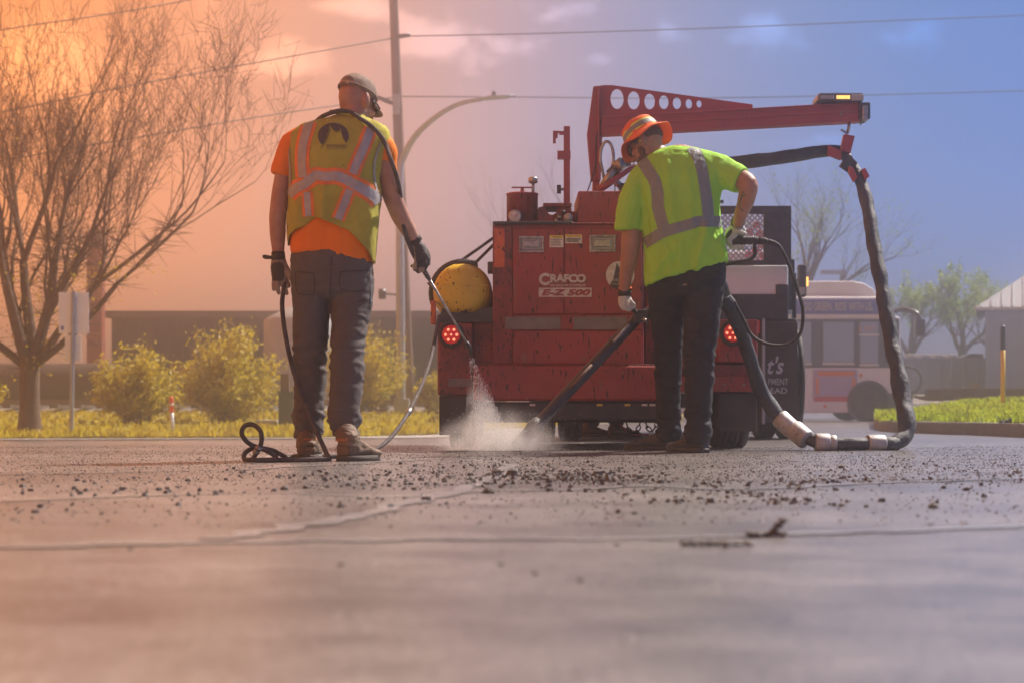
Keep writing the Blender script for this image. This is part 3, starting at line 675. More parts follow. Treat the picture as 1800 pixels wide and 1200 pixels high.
# ---- trees
def tree(name, label, cat, base, h, seed, limbs, bark, leafm, leaves=0, leafsize=.05, depth=6, trunk=.17, trunk_h=.15, spread=.42, group=None, leaf_low=None, ratio=.78, up=.10):
    r = random.Random(seed); t = thing(name, label, cat, base, group)
    tw = MB(); br = MB(); tips = []; side = name == 'bare_tree'
    def grow(p, d, ln, rad, lv):
        pts = [p]; q = p.copy(); dd = d.copy(); n = 4 if lv > 1 else 3
        for i in range(n):
            dd = (dd+Vector((r.gauss(0, .10), r.gauss(0, .10), r.gauss(up*.5, .08)))).normalized()
            q = q+dd*ln/n; pts.append(q.copy())
        tgt = br if rad > .02 else tw
        rads = [rad*(1-.38*i/n) for i in range(n+1)]
        tgt.tube(pts, rads, 7 if rad > .05 else (5 if rad > .015 else 3), cap=False)
        if lv <= 2: tips.extend(pts[1:])
        if side and 1 <= lv <= 3:
            for p_ in pts[1:]:
                for _ in range(1 if r.random() < .8 else 0):
                    nd = (dd*.8+Vector((r.gauss(0, .6), r.gauss(0, .6), r.gauss(.15, .5)))).normalized(); l2 = r.uniform(.18, .5); e_ = p_+nd*l2; tw.tube([p_, p_.lerp(e_, .5)+Vector((0, 0, .015)), e_+Vector((0, 0, .03))], [.0042, .0035, .002], 3, cap=False); tips.append(e_)
        if side and lv >= 4:
            for p_ in pts:
                if p_.z > base.z+3.4: continue
                for _ in range(5):
                    nd = Vector((r.gauss(0, 1), r.gauss(0, 1), r.gauss(.3, .5))).normalized(); l2 = r.uniform(.2, .6); e_ = p_+nd*l2; m_ = p_.lerp(e_, .5)+Vector((0, 0, .03)); tw.tube([p_, m_, e_+Vector((0, 0, .06))], [.007, .005, .002], 3, cap=False); tips.extend([m_, e_, e_, p_.lerp(e_, .8)])
        if lv == 0: return
        k = 3 if lv > 3 else r.choice((2, 2, 3) if side else (2, 3, 3))
        for i in range(k):
            a = spread*r.uniform(.55, 1.35); ax = dd.orthogonal().normalized(); ax = Matrix.Rotation(r.uniform(0, 6.28), 3, dd)@ax
            nd = (Matrix.Rotation(a, 3, ax)@dd); nd.z += up; nd.normalize()
            st = q if i == 0 else pts[r.randint(max(1, n-2), n)]
            grow(st.copy(), nd, ln*ratio*r.uniform(.75, 1.15), rads[-1]*(.80 if i == 0 else .62), lv-1)
    fork = base+Vector((0, 0, h*trunk_h))
    br.tube([base-Vector((0, 0, .15)), base+Vector((0, 0, .05)), base.lerp(fork, .35), base.lerp(fork, .8), fork+Vector((0, 0, .1))], [trunk*1.45, trunk*1.25, trunk, trunk*.98, trunk*.9], 14, cap=False)
    for d, ln, rd, lv in limbs: grow(fork-Vector((0, 0, .12)), Vector(d).normalized(), ln*h, rd*trunk, lv)
    br.build('trunk', bark, t, True, fixn=False)
    if tw.v: tw.build('twigs', bark, t, False, fixn=False)
    if leaves:
        mb = MB()
        for i in range(leaves):
            c = r.choice(tips)+Vector((r.gauss(0, .06), r.gauss(0, .06), r.gauss(0, .06)))*(h/6)
            if leaf_low and r.random() > leaf_low(c): continue
            n = Vector((r.gauss(0, 1), r.gauss(0, 1), r.gauss(0, 1))).normalized(); u = n.orthogonal().normalized(); w = n.cross(u); s = leafsize*r.uniform(.6, 1.4)
            mb.add([c-u*s, c+w*s*.6, c+u*s, c-w*s*.6], [(0, 1, 2, 3)])
        if mb.v: mb.build('crown', leafm, t, False, fixn=False)
    return t
Y = 30; base = Vector(((52-900)*Y/F, Y, zvl(-848, Y, .15)-.02))
tree('bare_tree', 'big bare tree with thin upright branches and a few yellow buds on the left', 'tree', base, 6.7, 21,
     [((-.38, .1, 1), .27, .60, 6), ((-.12, -.2, 1), .28, .66, 6), ((.08, .2, 1), .28, .68, 6), ((.26, -.1, 1), .27, .58, 6), ((.48, .1, .9), .27, .52, 6), ((.66, -.1, .76), .28, .46, 6), ((.92, .1, .58), .30, .40, 6), ((-.8, -.1, .6), .24, .45, 6), ((-.3, .5, 1), .24, .5, 6)],
     MAT['bark'], MAT['leaf_bud'], 12000, .026, 6, .165, .175, .34, leaf_low=lambda c: .95 if c.z < base.z+2.8 else .02, ratio=.80, up=.13)
def shrub(label, px0, px1, py0, py1, Y, seed, m, n=2600, leaf=.044, name='shrub', cat='shrub', group='shrubs on the left verge'):
    r = random.Random(seed); b = P((px0+px1)/2, py1, Y); a0 = P(px0, py0, Y); a1 = P(px1, py0, Y); w = (a1.x-a0.x)/2; h = a0.z-b.z
    t = thing(name, label, cat, b, group); st = MB(); lf = MB()
    for i in range(70):
        a = r.uniform(0, 6.28); q = math.sqrt(r.random()); tip = b+Vector((w*q*math.cos(a), w*.8*q*math.sin(a), h*r.uniform(.45, 1.16)*math.sqrt(max(.15, 1-.75*q*q))))
        mid = b.lerp(tip, .5)+Vector((r.gauss(0, .06), r.gauss(0, .06), .08)); rt = b+Vector((r.gauss(0, w*.16), r.gauss(0, w*.12), 0))
        pts = catmull([rt, mid, tip], 4); st.tube(pts, [.012*(1-i_/len(pts)*.8) for i_ in range(len(pts))], 3, cap=False)
        for k in range(n//70):
            s_ = r.uniform(.25, 1.0); p = pts[min(int(s_*(len(pts)-1)+.5), len(pts)-1)]+Vector((r.gauss(0, 1), r.gauss(0, 1), r.gauss(0, 1)))*(.05+.16*s_)*w*.5
            if p.z < b.z+.05: p.z = b.z+.05+abs(r.gauss(0, .05))
            nn = Vector((r.gauss(0, 1), r.gauss(0, 1), r.gauss(0, 1))).normalized(); u = nn.orthogonal().normalized(); v = nn.cross(u); s = leaf*r.uniform(.6, 1.5)
            lf.add([p-u*s, p+v*s*.5, p+u*s, p-v*s*.5], [(0, 1, 2, 3)])
    st.build('stem', MAT['twig'], t, False, fixn=False); lf.build('foliage', m, t, False, fixn=False)
shrub('rounded yellow-green shrub, left of the two in front of the dark warehouse', 150, 320, 622, 748, 35, 1, MAT['leaf_green'], 8000)
shrub('largest yellow-green shrub with a ragged top in front of the dark warehouse', 300, 500, 588, 746, 36.5, 2, MAT['leaf_green'], 11000)
shrub('yellow-green shrub behind the legs of the first worker', 540, 730, 582, 722, 42, 3, MAT['leaf_green'], 8000)
shrub('low yellow-green shrub half hidden by the left fender of the machine', 726, 800, 660, 728, 43, 4, MAT['leaf_green'], 3000)
shrub('bright yellow shrub cut by the left edge of the photo', -90, 10, 664, 716, 32, 5, MAT['leaf_green'], 3000)
def mixtree(label, px, pyb, Y, h, seed, leaves, leafsize, **kw):
    b = Vector(((px-900)*Y/F, Y, EYE+(HOR-pyb)*Y/F))
    return tree('tree', label, 'tree', b, h, seed, [((-.7, .1, .9), .24, .6, 5), ((.1, -.2, 1), .27, .7, 5), ((.7, .2, .8), .24, .6, 5), ((.2, .5, 1), .24, .55, 5), ((-.25, -.5, 1), .22, .5, 5)], MAT['bark_grey'], MAT['leaf_spring'], leaves, leafsize, 5, .16, .2, .45, ratio=.78, up=.09, **kw)
mixtree('spring-green tree between the bus and the pale shed, on the left', 1600, 655, 62, 3.5, 31, 2600, .045)
mixtree('spring-green tree touching the pale shed, taller of the pair', 1692, 655, 62, 3.9, 32, 4200, .05)
mixtree('slim spring-green tree rising behind the shed roof', 1752, 655, 68, 3.7, 33, 1500, .05)
mixtree('tall half-bare tree with pale green buds behind the black board', 1405, 660, 48, 6.0, 34, 1900, .03)
mixtree('faint bare tree seen between the upright post and the crane mast', 1015, 700, 66, 9.6, 35, 300, .03)
# ---- shed, low wall, bollard, hydrant-like valve on the right
Y = 42; t = thing('metal_shed', 'blue-grey corrugated metal shed with a pale sloping roof at the right edge', 'shed', Vector((P(1732, 0, Y).x, Y, .35)))
x0 = P(1732, 0, Y).x; x1 = x0+6.0; z0 = .35; ze = P(0, 541, Y).z; xm = (x0+x1)/2; zp = ze+2.3; ya, yb = Y, Y+6
MB().box((xm, Y+3, (z0+ze)/2), (6.0, 6.0, ze-z0)).build('wall', MAT['shed_blue'], t)
x = x0+.09
while x < x1:
    MB().box((x, Y-.012, (z0+ze)/2-.03), (.05, .03, ze-z0-.1)).build('wall_rib', MAT['shed_blue'], t); x += .2
MB().box((xm, Y-.1, ze-.02), (6.5, .12, .1)).build('gutter', MAT['shed_roof'], t)
apex = Vector((xm, Y+3, zp)); cs = [Vector((x0-.22, Y-.22, ze)), Vector((x1+.22, Y-.22, ze)), Vector((x1+.22, Y+6.22, ze)), Vector((x0-.22, Y+6.22, ze))]
for k in range(4): MB().add([cs[k], cs[(k+1) % 4], apex, cs[k]-Vector((0, 0, .06)), cs[(k+1) % 4]-Vector((0, 0, .06)), apex-Vector((0, 0, .06))], [(0, 1, 2), (5, 4, 3), (0, 3, 4, 1)]).build('roof', MAT['shed_roof'], t)
for k in range(27):
    a_ = cs[0].lerp(cs[1], (k+.5)/27); f_ = 1-abs((k+.5)/27-.5)*2; d_ = Vector((xm, Y+3, zp))-(cs[0]+cs[1])/2
    MB().beam(a_+Vector((0, 0, .015)), a_+d_*f_*.98+Vector((0, 0, .004)), .025, .03).build('roof_rib', MAT['shed_roof'], t)
t.rotation_euler.z = R(-15)
# the gondola car
Y = 47; t = thing('freight_car', 'long low blue-grey gondola car behind the gravel, left of the pale shed', 'railway car', P(1650, 695, Y))
a, b = P(1420, 633, Y), P(1760, 690, Y)
MB().box(((a.x+b.x)/2, Y+1.2, (a.z+b.z)/2), (b.x-a.x, 2.4, a.z-b.z)).build('side_wall', MAT['wall_blue'], t)
MB().box(((a.x+b.x)/2, Y+1.2, a.z+.03), (b.x-a.x+.06, 2.5, .08)).build('top_rail', MAT['wall_blue'], t)
MB().box(((a.x+b.x)/2, Y+1.2, b.z-.08), (b.x-a.x, 2.0, .14)).build('underframe', MAT['black_metal'], t)
for px in range(1585, 1735, 22): MB().pbox(px, 635, px+3, 688, Y-.05, .06).build('side_rib', MAT['wall_blue'], t)
MB().pbox(1706, 672, 1722, 685, Y-.06, .02).build('placard', MAT['silo_metal'], t)
mb = MB()
r = random.Random(8)
for px in range(1596, 1690, 24): MB().pbox(px, 622, px+15, 632, Y+.3, .7).build('load_bundle', MAT['silo_metal'], t, bevel=.03)
mb.prism([P(1676, 634, Y+.4), P(1728, 630, Y+.4), P(1728, 622, Y+.4), P(1708, 621, Y+.4)], .8); mb.build('tarpaulin', MAT['bus_dark'], t)
Y = 24.6; zz = zvr((1763-900), Y, .75)-.1
t = thing('bollard', 'yellow bollard with a dark blue sleeve on top in the right grass', 'bollard', Vector((P(1763, 0, Y).x, Y, zz)))
MB().tube([Vector((P(1763, 0, Y).x, Y, zz)), P(1763, 612, Y)], .030, 14).build('post', MAT['bollard_yellow'], t, True)
MB().tube([P(1763, 613, Y), P(1763, 576, Y)], .034, 14, round_cap=True).build('sleeve', MAT['bollard_blue'], t, True)
Y = 16.2; c = P(1783, 742, Y); r = random.Random(3); mb = MB()
for k in range(9): chunk(mb, c+Vector((r.uniform(-.09, .09), r.uniform(-.05, .05), r.uniform(-.012, .025))), r.uniform(.03, .055), r)
tag(mb.build('rag', MAT['dark_fabric_wrap'], None), 'dark crumpled rag lying on the kerb at the right', 'rag')
# traffic signal arm far behind the bus
Y = 60; t = thing('sign_gantry', 'small grey gantry arm standing behind the bus roof', 'gantry', P(1482, 640, Y))
MB().beam(P(1482, 700, Y), P(1482, 474, Y), .16).build('post', MAT['galvanised'], t)
MB().pbox(1444, 475, 1487, 482, Y-.1, .2).build('arm', MAT['galvanised'], t)
MB().pbox(1478, 478, 1488, 497, Y-.2, .2).build('signal_head', MAT['galvanised'], t)
# ---- city bus
Y = 38; t = thing('city_bus', 'pale grey city bus with a blue slogan band, side on behind the hose', 'bus', P(1400, 740, Y))
D = 2.5
def bx(n, x0, y0, x1, y1, dy, dp, m, par=None, bev=0): return MB().pbox(x0, y0, x1, y1, Y+dy, dp).build(n, MAT[m], par or t, bevel=bev)
bx('body', 890, 556, 1584, 725, 0, D, 'bus_grey', bev=.06)
bx('roof', 890, 521, 1566, 556, .02, D-.04, 'white_paint', bev=.09)
mb = MB(); q = [(1100, 524), (1104, 500), (1118, 494), (1500, 494), (1520, 498), (1536, 508), (1546, 524)]
mb.prism([P(px, py, Y+.35) for px, py in q], 1.8).build('roof_unit', MAT['white_paint'], t, bevel=.05)
bx('slogan_band', 892, 527, 1562, 552, -.012, .03, 'bus_band')
text_flat('lettering', 'GO GREEN, RIDE WITH US,', 1412, 531, 1535, 549, Y-.03, MAT['decal_white'], t, bold=.02)
text_flat('lettering', 'GO GREEN, RIDE WITH US,', 1130, 531, 1253, 549, Y-.03, MAT['decal_white'], t, bold=.02)
bx('trim', 892, 553, 1566, 559, -.02, .04, 'white_paint')
bx('window_band', 900, 561, 1580, 646, -.008, .02, 'bus_dark')
for x in (1445, 1370, 1295, 1220, 1145, 1070):
    w = bx('window', x, 563, x+58, 641, -.03, .03, 'bus_dark'); bx('pane', x+2, 566, x+56, 636, -.035, .01, 'pane_tint', w); bx('sill', x+1, 637, x+57, 641, -.045, .02, 'white_paint', w)
w = bx('window', 1510, 563, 1546, 643, -.03, .03, 'bus_dark'); bx('pane', 1512, 566, 1544, 587, -.035, .01, 'pane_tint', w); bx('pane', 1512, 590, 1544, 638, -.035, .01, 'pane_tint', w); bx('bar', 1510, 587, 1546, 590, -.05, .02, 'white_paint', w); bx('sill', 1511, 639, 1545, 643, -.045, .02, 'white_paint', w)
text_flat('route_number', '6', 1510, 572, 1514, 582, Y-.04, MAT['ad_orange'], t); text_flat('route_display', 'SOUTH', 1520, 573, 1537, 581, Y-.04, MAT['ad_orange'], t)
w = bx('window', 1553, 563, 1579, 640, -.02, .03, 'bus_dark'); bx('pane', 1555, 566, 1577, 637, -.025, .01, 'glass_bus', w)
ad = bx('advert', 1429, 649, 1507, 704, -.022, .025, 'ad_purple')
bx('advert_band', 1432, 696, 1506, 705, -.028, .02, 'ad_red', ad); bx('advert_stripe', 1438, 652, 1502, 660, -.026, .02, 'ad_orange', ad)
for x in (1434, 1498): bx('advert_figure', x, 664, x+6, 692, -.026, .02, 'ad_orange', ad)
bx('lower_skirt', 900, 702, 1490, 724, -.02, .04, 'bus_grey'); bx('front_bumper', 1556, 690, 1590, 722, -.03, D+.06, 'bus_dark', bev=.05)
bx('side_marker', 1511, 657, 1516, 662, -.03, .02, 'ad_orange'); bx('side_marker', 1448, 711, 1453, 716, -.045, .02, 'ad_orange')
for px in (1527, 1060):
    c = P(px, 706, Y-.04); s = Y/F
    MB().lathe(c, (0, 1, 0), [(0, -.01), (38*s, -.01), (38*s, .03), (0, .03)], 30).build('wheel_arch', MAT['bus_dark'], t)
    for yy in (-.09, D-.2):
        wl = MB().lathe(c+Vector((0, yy, 0)), (0, 1, 0), [(18*s, 0), (28*s, -.01), (33*s, .03), (34*s, .12), (33*s, .24), (18*s, .25)], 30).build('wheel', MAT['tyre'], t, True)
        MB().lathe(c+Vector((0, yy-.005, 0)), (0, 1, 0), [(0, .05), (6*s, .02), (7*s, .05), (16*s, .06), (19*s, .0), (20*s, .06)], 30).build('rim', MAT['steel'], wl, True)
        for k in range(8): MB().lathe(c+Vector((12*s*math.cos(k*.785), yy+.03, 12*s*math.sin(k*.785))), (0, 1, 0), [(0, 0), (.045, 0), (.045, .04), (0, .04)], 8).build('hand_hole', MAT['bus_dark'], wl)
# mirrors
m_ = MB().tube(catmull([P(1568, 548, Y-.05), P(1590, 544, Y-.3), P(1612, 552, Y-.5), P(1616, 566, Y-.5)], 5), .05, 8).build('mirror_arm', MAT['bus_dark'], t, True)
MB().box(P(1617, 576, Y-.5), (.20, .16, .36)).build('mirror', MAT['bus_dark'], m_, bevel=.03)
# bicycle carried on the front rack
bk = thing('bicycle', 'bicycle on the front rack of the bus, one dark wheel showing', 'bicycle', P(1600, 692, Y+.9))
c = P(1596, 668, Y+.9); s = Y/F; rr = 24*s
for dy, nm in ((0, 'wheel'), (1.02, 'wheel')):
    cc = c+Vector((.0, dy, 0)) if False else (c if dy == 0 else c+Vector((-.95, .25, 0)))
    wl = MB().tube([cc+Vector((rr*math.cos(k*.2094), 0, rr*math.sin(k*.2094))) for k in range(30)], .024, 6, closed=True).build(nm, MAT['tyre'], bk, True)
    mb = MB()
    for k in range(10): mb.beam(cc, cc+Vector((rr*math.cos(k*.628), 0, rr*math.sin(k*.628))), .006)
    mb.build('spoke', MAT['steel'], wl, kind='stuff'); MB().tube([cc-Vector((0, .05, 0)), cc+Vector((0, .05, 0))], .03, 8).build('hub', MAT['steel'], wl)
c2 = c+Vector((-.95, .25, 0)); top = c+Vector((-.25, .05, .5)); seat = c+Vector((-.72, .2, .55)); bb = c+Vector((-.5, .14, -.05)); mb = MB()
for a, b in ((c, top), (top, seat), (seat, bb), (bb, top), (bb, c2), (c2, seat)): mb.tube([a, b], .02, 6)
mb.build('frame', MAT['ad_red'], bk); MB().ell(seat+Vector((0, 0, .1)), (.13, .06, .03)).build('saddle', MAT['black_rubber'], bk, True); MB().tube([top+Vector((0, -.25, .12)), top+Vector((0, .25, .12))], .018, 6).build('handlebar', MAT['black_metal'], bk)
MB().pbox(1607, 660, 1611, 673, Y+.88, .01).build('reflector', MAT['silo_metal'], bk)
mb = MB()
for z in (-.36, -.28): mb.beam(P(1584, 690, Y+.2)+Vector((0, 0, .1+z+.2)), P(1612, 690, Y+.2)+Vector((0, 0, .1+z+.2)), .03)
mb.beam(P(1586, 692, Y+.2), P(1586, 692, Y+2.2), .03); mb.beam(P(1612, 692, Y+.2), P(1612, 692, Y+2.2), .03)
mb.build('bike_rack', MAT['bus_dark'], t)
# ------------------------------------------------------------------ crack sealing machine (rear faces the camera)
Y = 10.9; M_ = thing('crack_sealing_machine', 'red tar-splashed crack sealing machine with a crane boom, seen from the rear', 'machine', P(1010, 790, Y))
def px_(n, x0, y0, x1, y1, dy, dp, m, par=None, bev=.006, **k): return MB().pbox(x0, y0, x1, y1, Y+dy, dp).build(n, MAT[m], par or M_, bevel=bev, **k)
body = px_('body', 868, 393, 1132, 640, 0, 2.3, 'red', bev=.012)
px_('corner_post', 866, 396, 901, 640, -.012, .05, 'red_dirty', body)
px_('lit_corner_stripe', 869, 402, 887, 470, -.016, .01, 'orange_reflector_lit_corner', body, bev=0)  # light on the rounded rear corner, put in as an orange stripe
d1 = px_('door', 902, 402, 991, 552, -.016, .03, 'red'); d2 = px_('door', 993, 402, 1128, 552, -.016, .03, 'red')
px_('lower_panel', 902, 582, 1128, 640, -.014, .03, 'red')
px_('middle_panel', 902, 554, 1128, 580, -.010, .03, 'red')
for i, (x0, x1) in enumerate(((888, 985), (1008, 1102))): px_('reflective_tape', x0, 557, x1, 579, -.018, .01, 'grey_tape', bev=0)
px_('lid_edge', 866, 389, 1007, 394, -.05, 1.2, 'black_metal'); px_('lid_plate', 867, 391, 1134, 395, -.02, 2.3, 'red_dirty')
for d, x, y, w, h in ((d1, 912, 415, 44, 29), (d2, 1036, 413, 46, 30)):
    fr = MB()
    for a in ((x, y, x+w, y+4), (x, y+h-4, x+w, y+h), (x, y+4, x+4, y+h-4), (x+w-4, y+4, x+w, y+h-4)): fr.pbox(*a, Y-.026, .02)
    l = fr.build('latch_frame', MAT['steel'], d, bevel=.003)
    px_('latch_dish', x+4, y+4, x+w-4, y+h-4, -.018, .01, 'galvanised', d)
    px_('latch_paddle', x+8, y+8, x+w-8, y+h-9, -.032, .02, 'steel', d, bev=.004)
# warning labels
def label(x0, y0, x1, y1, head):
    o = px_('warning_label', x0, y0, x1, y1, -.0185, .004, 'label_white', d2, bev=0)
    a = MB().pbox(x0+.5, y0+.5, x1-.5, y0+4.5, Y-.0205, .003).build('label_header', MAT['label_yellow'], d2)
    text_flat('lettering', head, x0+4, y0+1.2, x1-4, y0+4.0, Y-.0225, MAT['print_dark'], d2)
    mb = MB(); r = random.Random(int(x0))
    for k in range(4):
        yy = y0+6.5+k*(y1-y0-8)/4; mb.pbox(x0+2, yy, x1-2-r.uniform(0, 6), yy+1.0, Y-.0200, .002)
    mb.build('label_print', MAT['print_dark'], d2, kind='stuff')
label(966, 414, 990.5, 435, 'CAUTION'); label(993.5, 412.5, 1023, 428, 'CAUTION')
# lettering across the two doors
def tx(body_, x0, y0, x1, y1, m, dy=-.019, **k): return text_flat('lettering', body_, x0, y0, x1, y1, Y+dy, MAT[m], M_, **k)
tx('C', 947, 480, 966, 502, 'decal_white', bold=.05); tx('RAFCO', 967, 482, 1030, 497, 'decal_white', bold=.05, spacing=.92)
tx('AN ERGON COMPANY', 967, 499.5, 1030, 504, 'decal_white', bold=.02)
mb = MB(); mb.pbox(947, 506, 1040, 522, Y-.0185, .004); mb.build('model_panel', MAT['decal_white'], M_)
tx('E-Z 500', 952, 508.5, 1038, 520, 'red_clean', dy=-.0205, bold=.05, shear=.25)
# round city sticker
TENT = [(1165, 725), (1185, 703), (1203, 675), (1220, 635), (1234, 585), (1245, 530), (1251, 488), (1259, 488), (1268, 510), (1283, 535), (1303, 550), (1322, 553), (1338, 545), (1348, 528), (1354, 528), (1361, 575), (1370, 615), (1383, 650), (1402, 678)]
def tent_fn(cx, cy, rx, ry):
    def f(px, py):
        u = (px-cx)/rx; v = (py-cy)/ry; U = 1287+139*u; V = 605+139*v
        inside = u*u+v*v < 1
        if U < 1165: return (inside, False)
        if U > 1402: return (inside, False)
        return (inside, V > interp(TENT, U))
    return f
tf = tent_fn(1090, 484, 25, 25)
wh, dk = MB(), MB()
st = .5
for i in range(104):
    for j in range(104):
        x = 1064+i*st; y = 458+j*st; ins, below = tf(x+.25, y+.25)
        if ins:
            a, b, c, d = (P(x, y, Y-.0195), P(x, y+st, Y-.0195), P(x+st, y+st, Y-.0195), P(x+st, y, Y-.0195))
            (dk if below else wh).add([a, b, c, d], [(0, 1, 2, 3)])
stk = wh.build('city_sticker', MAT['decal_white'], d2, fixn=False); dk.build('tent_emblem', MAT['print_dark'], stk, fixn=False)
text_flat('lettering', 'MOORHEAD', 1076, 490, 1108, 495.5, Y-.0225, MAT['decal_white'], stk); text_flat('lettering', 'MINNESOTA', 1076, 498, 1108, 501, Y-.0225, MAT['decal_white'], stk)
# bumper and underride bar
px_('bumper', 832, 643, 1178, 704, -.10, .22, 'red', bev=.015)
px_('bumper_cap', 832, 640, 1150, 644, -.08, .2, 'red_dirty')
px_('underride_bar', 828, 706, 1180, 738, -.06, .5, 'black_metal', bev=.01)
px_('frame', 845, 716, 1176, 742, .5, 1.9, 'black_metal')
for x, c in ((931, 'label_white'), (1049, 'label_yellow'), (1098, 'label_yellow'), (1128, 'label_white'), (1142, 'label_white')): px_('reflector', x, 709, x+10, 713, -.064, .006, c, bev=0)
# left side: fender, lamp, flap, wheel
fl = px_('fender', 769, 568, 830, 694, -.05, 1.5, 'red_dirty', bev=.012)
px_('fender_recess', 831, 566, 867, 694, .06, .4, 'red_dirty')
px_('side_reflector', 757, 528, 766, 570, .0, .06, 'orange_reflector_lit_corner')
px_('fender_plate', 788, 665, 830, 679, -.055, .01, 'grey_tape', fl)
px_('mud_flap', 772, 695, 829, 764, -.04, .02, 'mud_flap'); px_('mud_flap', 831, 695, 850, 764, .0, .02, 'mud_flap')
def lamp(cx, cy, r):
    s = Y/F; hs = MB().lathe(P(cx, cy, Y-.055), (0, -1, 0), [(0, -.02), (r*1.35*s, -.02), (r*1.35*s, .012), (r*1.05*s, .03), (r*1.0*s, .016), (0, .016)], 30).build('tail_lamp', MAT['black_rubber'], M_, True)
    MB().lathe(P(cx, cy, Y-.055), (0, -1, 0), [(0, .014), (r*.98*s, .014), (r*.9*s, .024), (0, .03)], 28).build('lens', MAT['lamp_red'], hs, True)
    for k in range(7):
        a = k*2*math.pi/6; q = 0 if k == 6 else .58*r
        MB().lathe(P(cx+q*math.cos(a), cy+q*math.sin(a), Y-.080), (0, -1, 0), [(0, 0), (2.7*s, 0), (1.6*s, .006), (0, .007)], 10).build('led', MAT['led_red'], hs, True)
lamp(793, 588, 17); lamp(1288, 585, 17)
def wheel(px0, px1, base_y, Yw, r, name='wheel', par=None, rim=True):
    a = P(px0, base_y, Yw); b = P(px1, base_y, Yw); w = b.x-a.x
    z = road_z((a.x+b.x)/2, Yw+r)
    c = Vector((a.x, Yw+r, z+r-.004))
    prof = [(r*.55, 0), (r*.86, 0), (r*.95, w*.04), (r, w*.14)]
    for k in range(1, 5):
        q = w*(.14+.72*k/5); prof += [(r, q-.006), (r-.008, q-.004), (r-.008, q+.004), (r, q+.006)]
    prof += [(r, w*.86), (r*.95, w*.96), (r*.86, w), (r*.55, w)]
    wl = MB().lathe(c, (1, 0, 0), prof, 40).build(name, MAT['tyre'], par or M_, True)
    MB().lathe(c, (1, 0, 0), [(0, w*.1), (r*.3, w*.08), (r*.56, w*.02), (r*.56, w*.98), (r*.3, w*.92), (0, w*.9)], 24).build('rim', MAT['galvanised'], wl, True)
wheel(788, 834, 790, 10.95, .33); wheel(1256, 1324, 790, 10.95, .33)
# yellow pressure tank lying lengthwise, domed end to the rear
c = P(812, 512, Y+.02); rr = 53*Y/F
MB().lathe(c, (0, 1, 0), [(.002, 0), (rr*.45, .004), (rr*.72, .016), (rr*.88, .045), (rr*.97, .09), (rr, .15), (rr, .9), (rr*.8, 1.02), (.002, 1.08)], 40).build('pressure_tank', MAT['yellow_tank'], M_, True)
arc = [c+Vector((-(rr+.012)*math.cos(a), .16, (rr+.012)*math.sin(a))) for a in [(-20+130*k/14)*math.pi/180 for k in range(15)]]
MB().tube(arc, .016, 8).build('tank_strap', MAT['black_metal'], M_, True)
MB().prism([P(768, 566, Y), P(778, 541, Y), P(790, 549, Y), P(832, 549, Y), P(850, 541, Y), P(868, 541, Y), P(868, 566, Y)], .8).build('tank_cradle', MAT['black_metal'], M_)
px_('tank_collar', 803, 458, 839, 466, .1, .25, 'black_metal', bev=.01)
v = MB().ell(P(819, 548, Y-.01), (.014, .02, .014)).build('tank_valve', MAT['black_metal'], M_, True); MB().beam(P(808, 548, Y-.015), P(818, 548, Y-.015), .008).build('lever', MAT['black_metal'], v)
px_('tank_seam', 766, 501, 858, 502, .015, .002, 'yellow_tank', bev=0)
for a, b in (((752, 500), (868, 418)), ((834, 464), (868, 430))): MB().tube([P(*a, Y+.25), P(*b, Y+.25)], .0095, 8).build('brace_rod', MAT['black_metal'], M_, True)
px_('bracket', 857, 460, 868, 480, .1, .1, 'black_metal')
# right side
px_('lamp_panel', 1262, 561, 1332, 637, -.03, 1.4, 'red', bev=.012); px_('step', 1180, 640, 1334, 688, -.02, 1.3, 'red_dirty', bev=.012)
px_('step_edge', 1180, 662, 1334, 688, -.06, .06, 'red', bev=.006)
for x in (1273, 1307): MB().ell(P(x, 676, Y-.065), (.008, .006, .008)).build('bolt', MAT['steel'], M_, True)
px_('mud_flap', 1264, 690, 1330, 758, -.04, .015, 'mud_flap')
px_('side_column', 1134, 470, 1150, 640, .25, .5, 'red_dirty'); px_('side_post', 1152, 440, 1158, 640, .1, .04, 'steel', bev=.002)
px_('side_box', 1134, 560, 1260, 640, .3, 1.2, 'red_dirty')
# top of the machine
c = P(918, 391, Y+.25); s = (Y+.25)/F
cyl = MB().lathe(c, (0, 0, 1), [(0, 0), (27.5*s, 0), (27.5*s, 47*s), (28.4*s, 47*s), (28.4*s, 50*s), (26*s, 51*s), (0, 51.5*s)], 36).build('overflow_tank', MAT['red'], M_, True)
mb = MB(); mb.lathe(c+Vector((0, 0, 51*s)), (0, 0, 1), [(0, 0), (5*s, 0), (3*s, 6*s), (2.5*s, 10*s), (0, 10*s)], 14); mb.box(c+Vector((-.002, 0, 61*s)), (36*s, .02, 2.2*s)); mb.build('lid_handle', MAT['red_clean'], cyl)
mb = MB(); mb.tube([c+Vector((19*s, 0, 50*s)), c+Vector((19*s, 0, 70*s))], 2.7*s, 10); mb.lathe(c+Vector((19*s, 0, 66*s)), (0, 0, 1), [(0, 0), (4*s, 2*s), (8*s, 3*s), (8.5*s, 11*s), (7*s, 13*s), (0, 13.5*s)], 20); mb.build('breather_cap', MAT['steel'], cyl, True)
g = MB().lathe(P(905, 381, Y+.13), (0, -1, 0), [(0, -.02), (11*s, -.02), (11.5*s, .02), (10*s, .024), (0, .020)], 28).build('gauge', MAT['steel'], M_, True)
MB().lathe(P(905, 381, Y+.105), (0, -1, 0), [(0, 0), (9.5*s, 0), (0, .001)], 24).build('dial', MAT['label_white'], g); MB().beam(P(905, 381, Y+.100), P(911, 376, Y+.100), .004).build('needle', MAT['ad_red'], g)
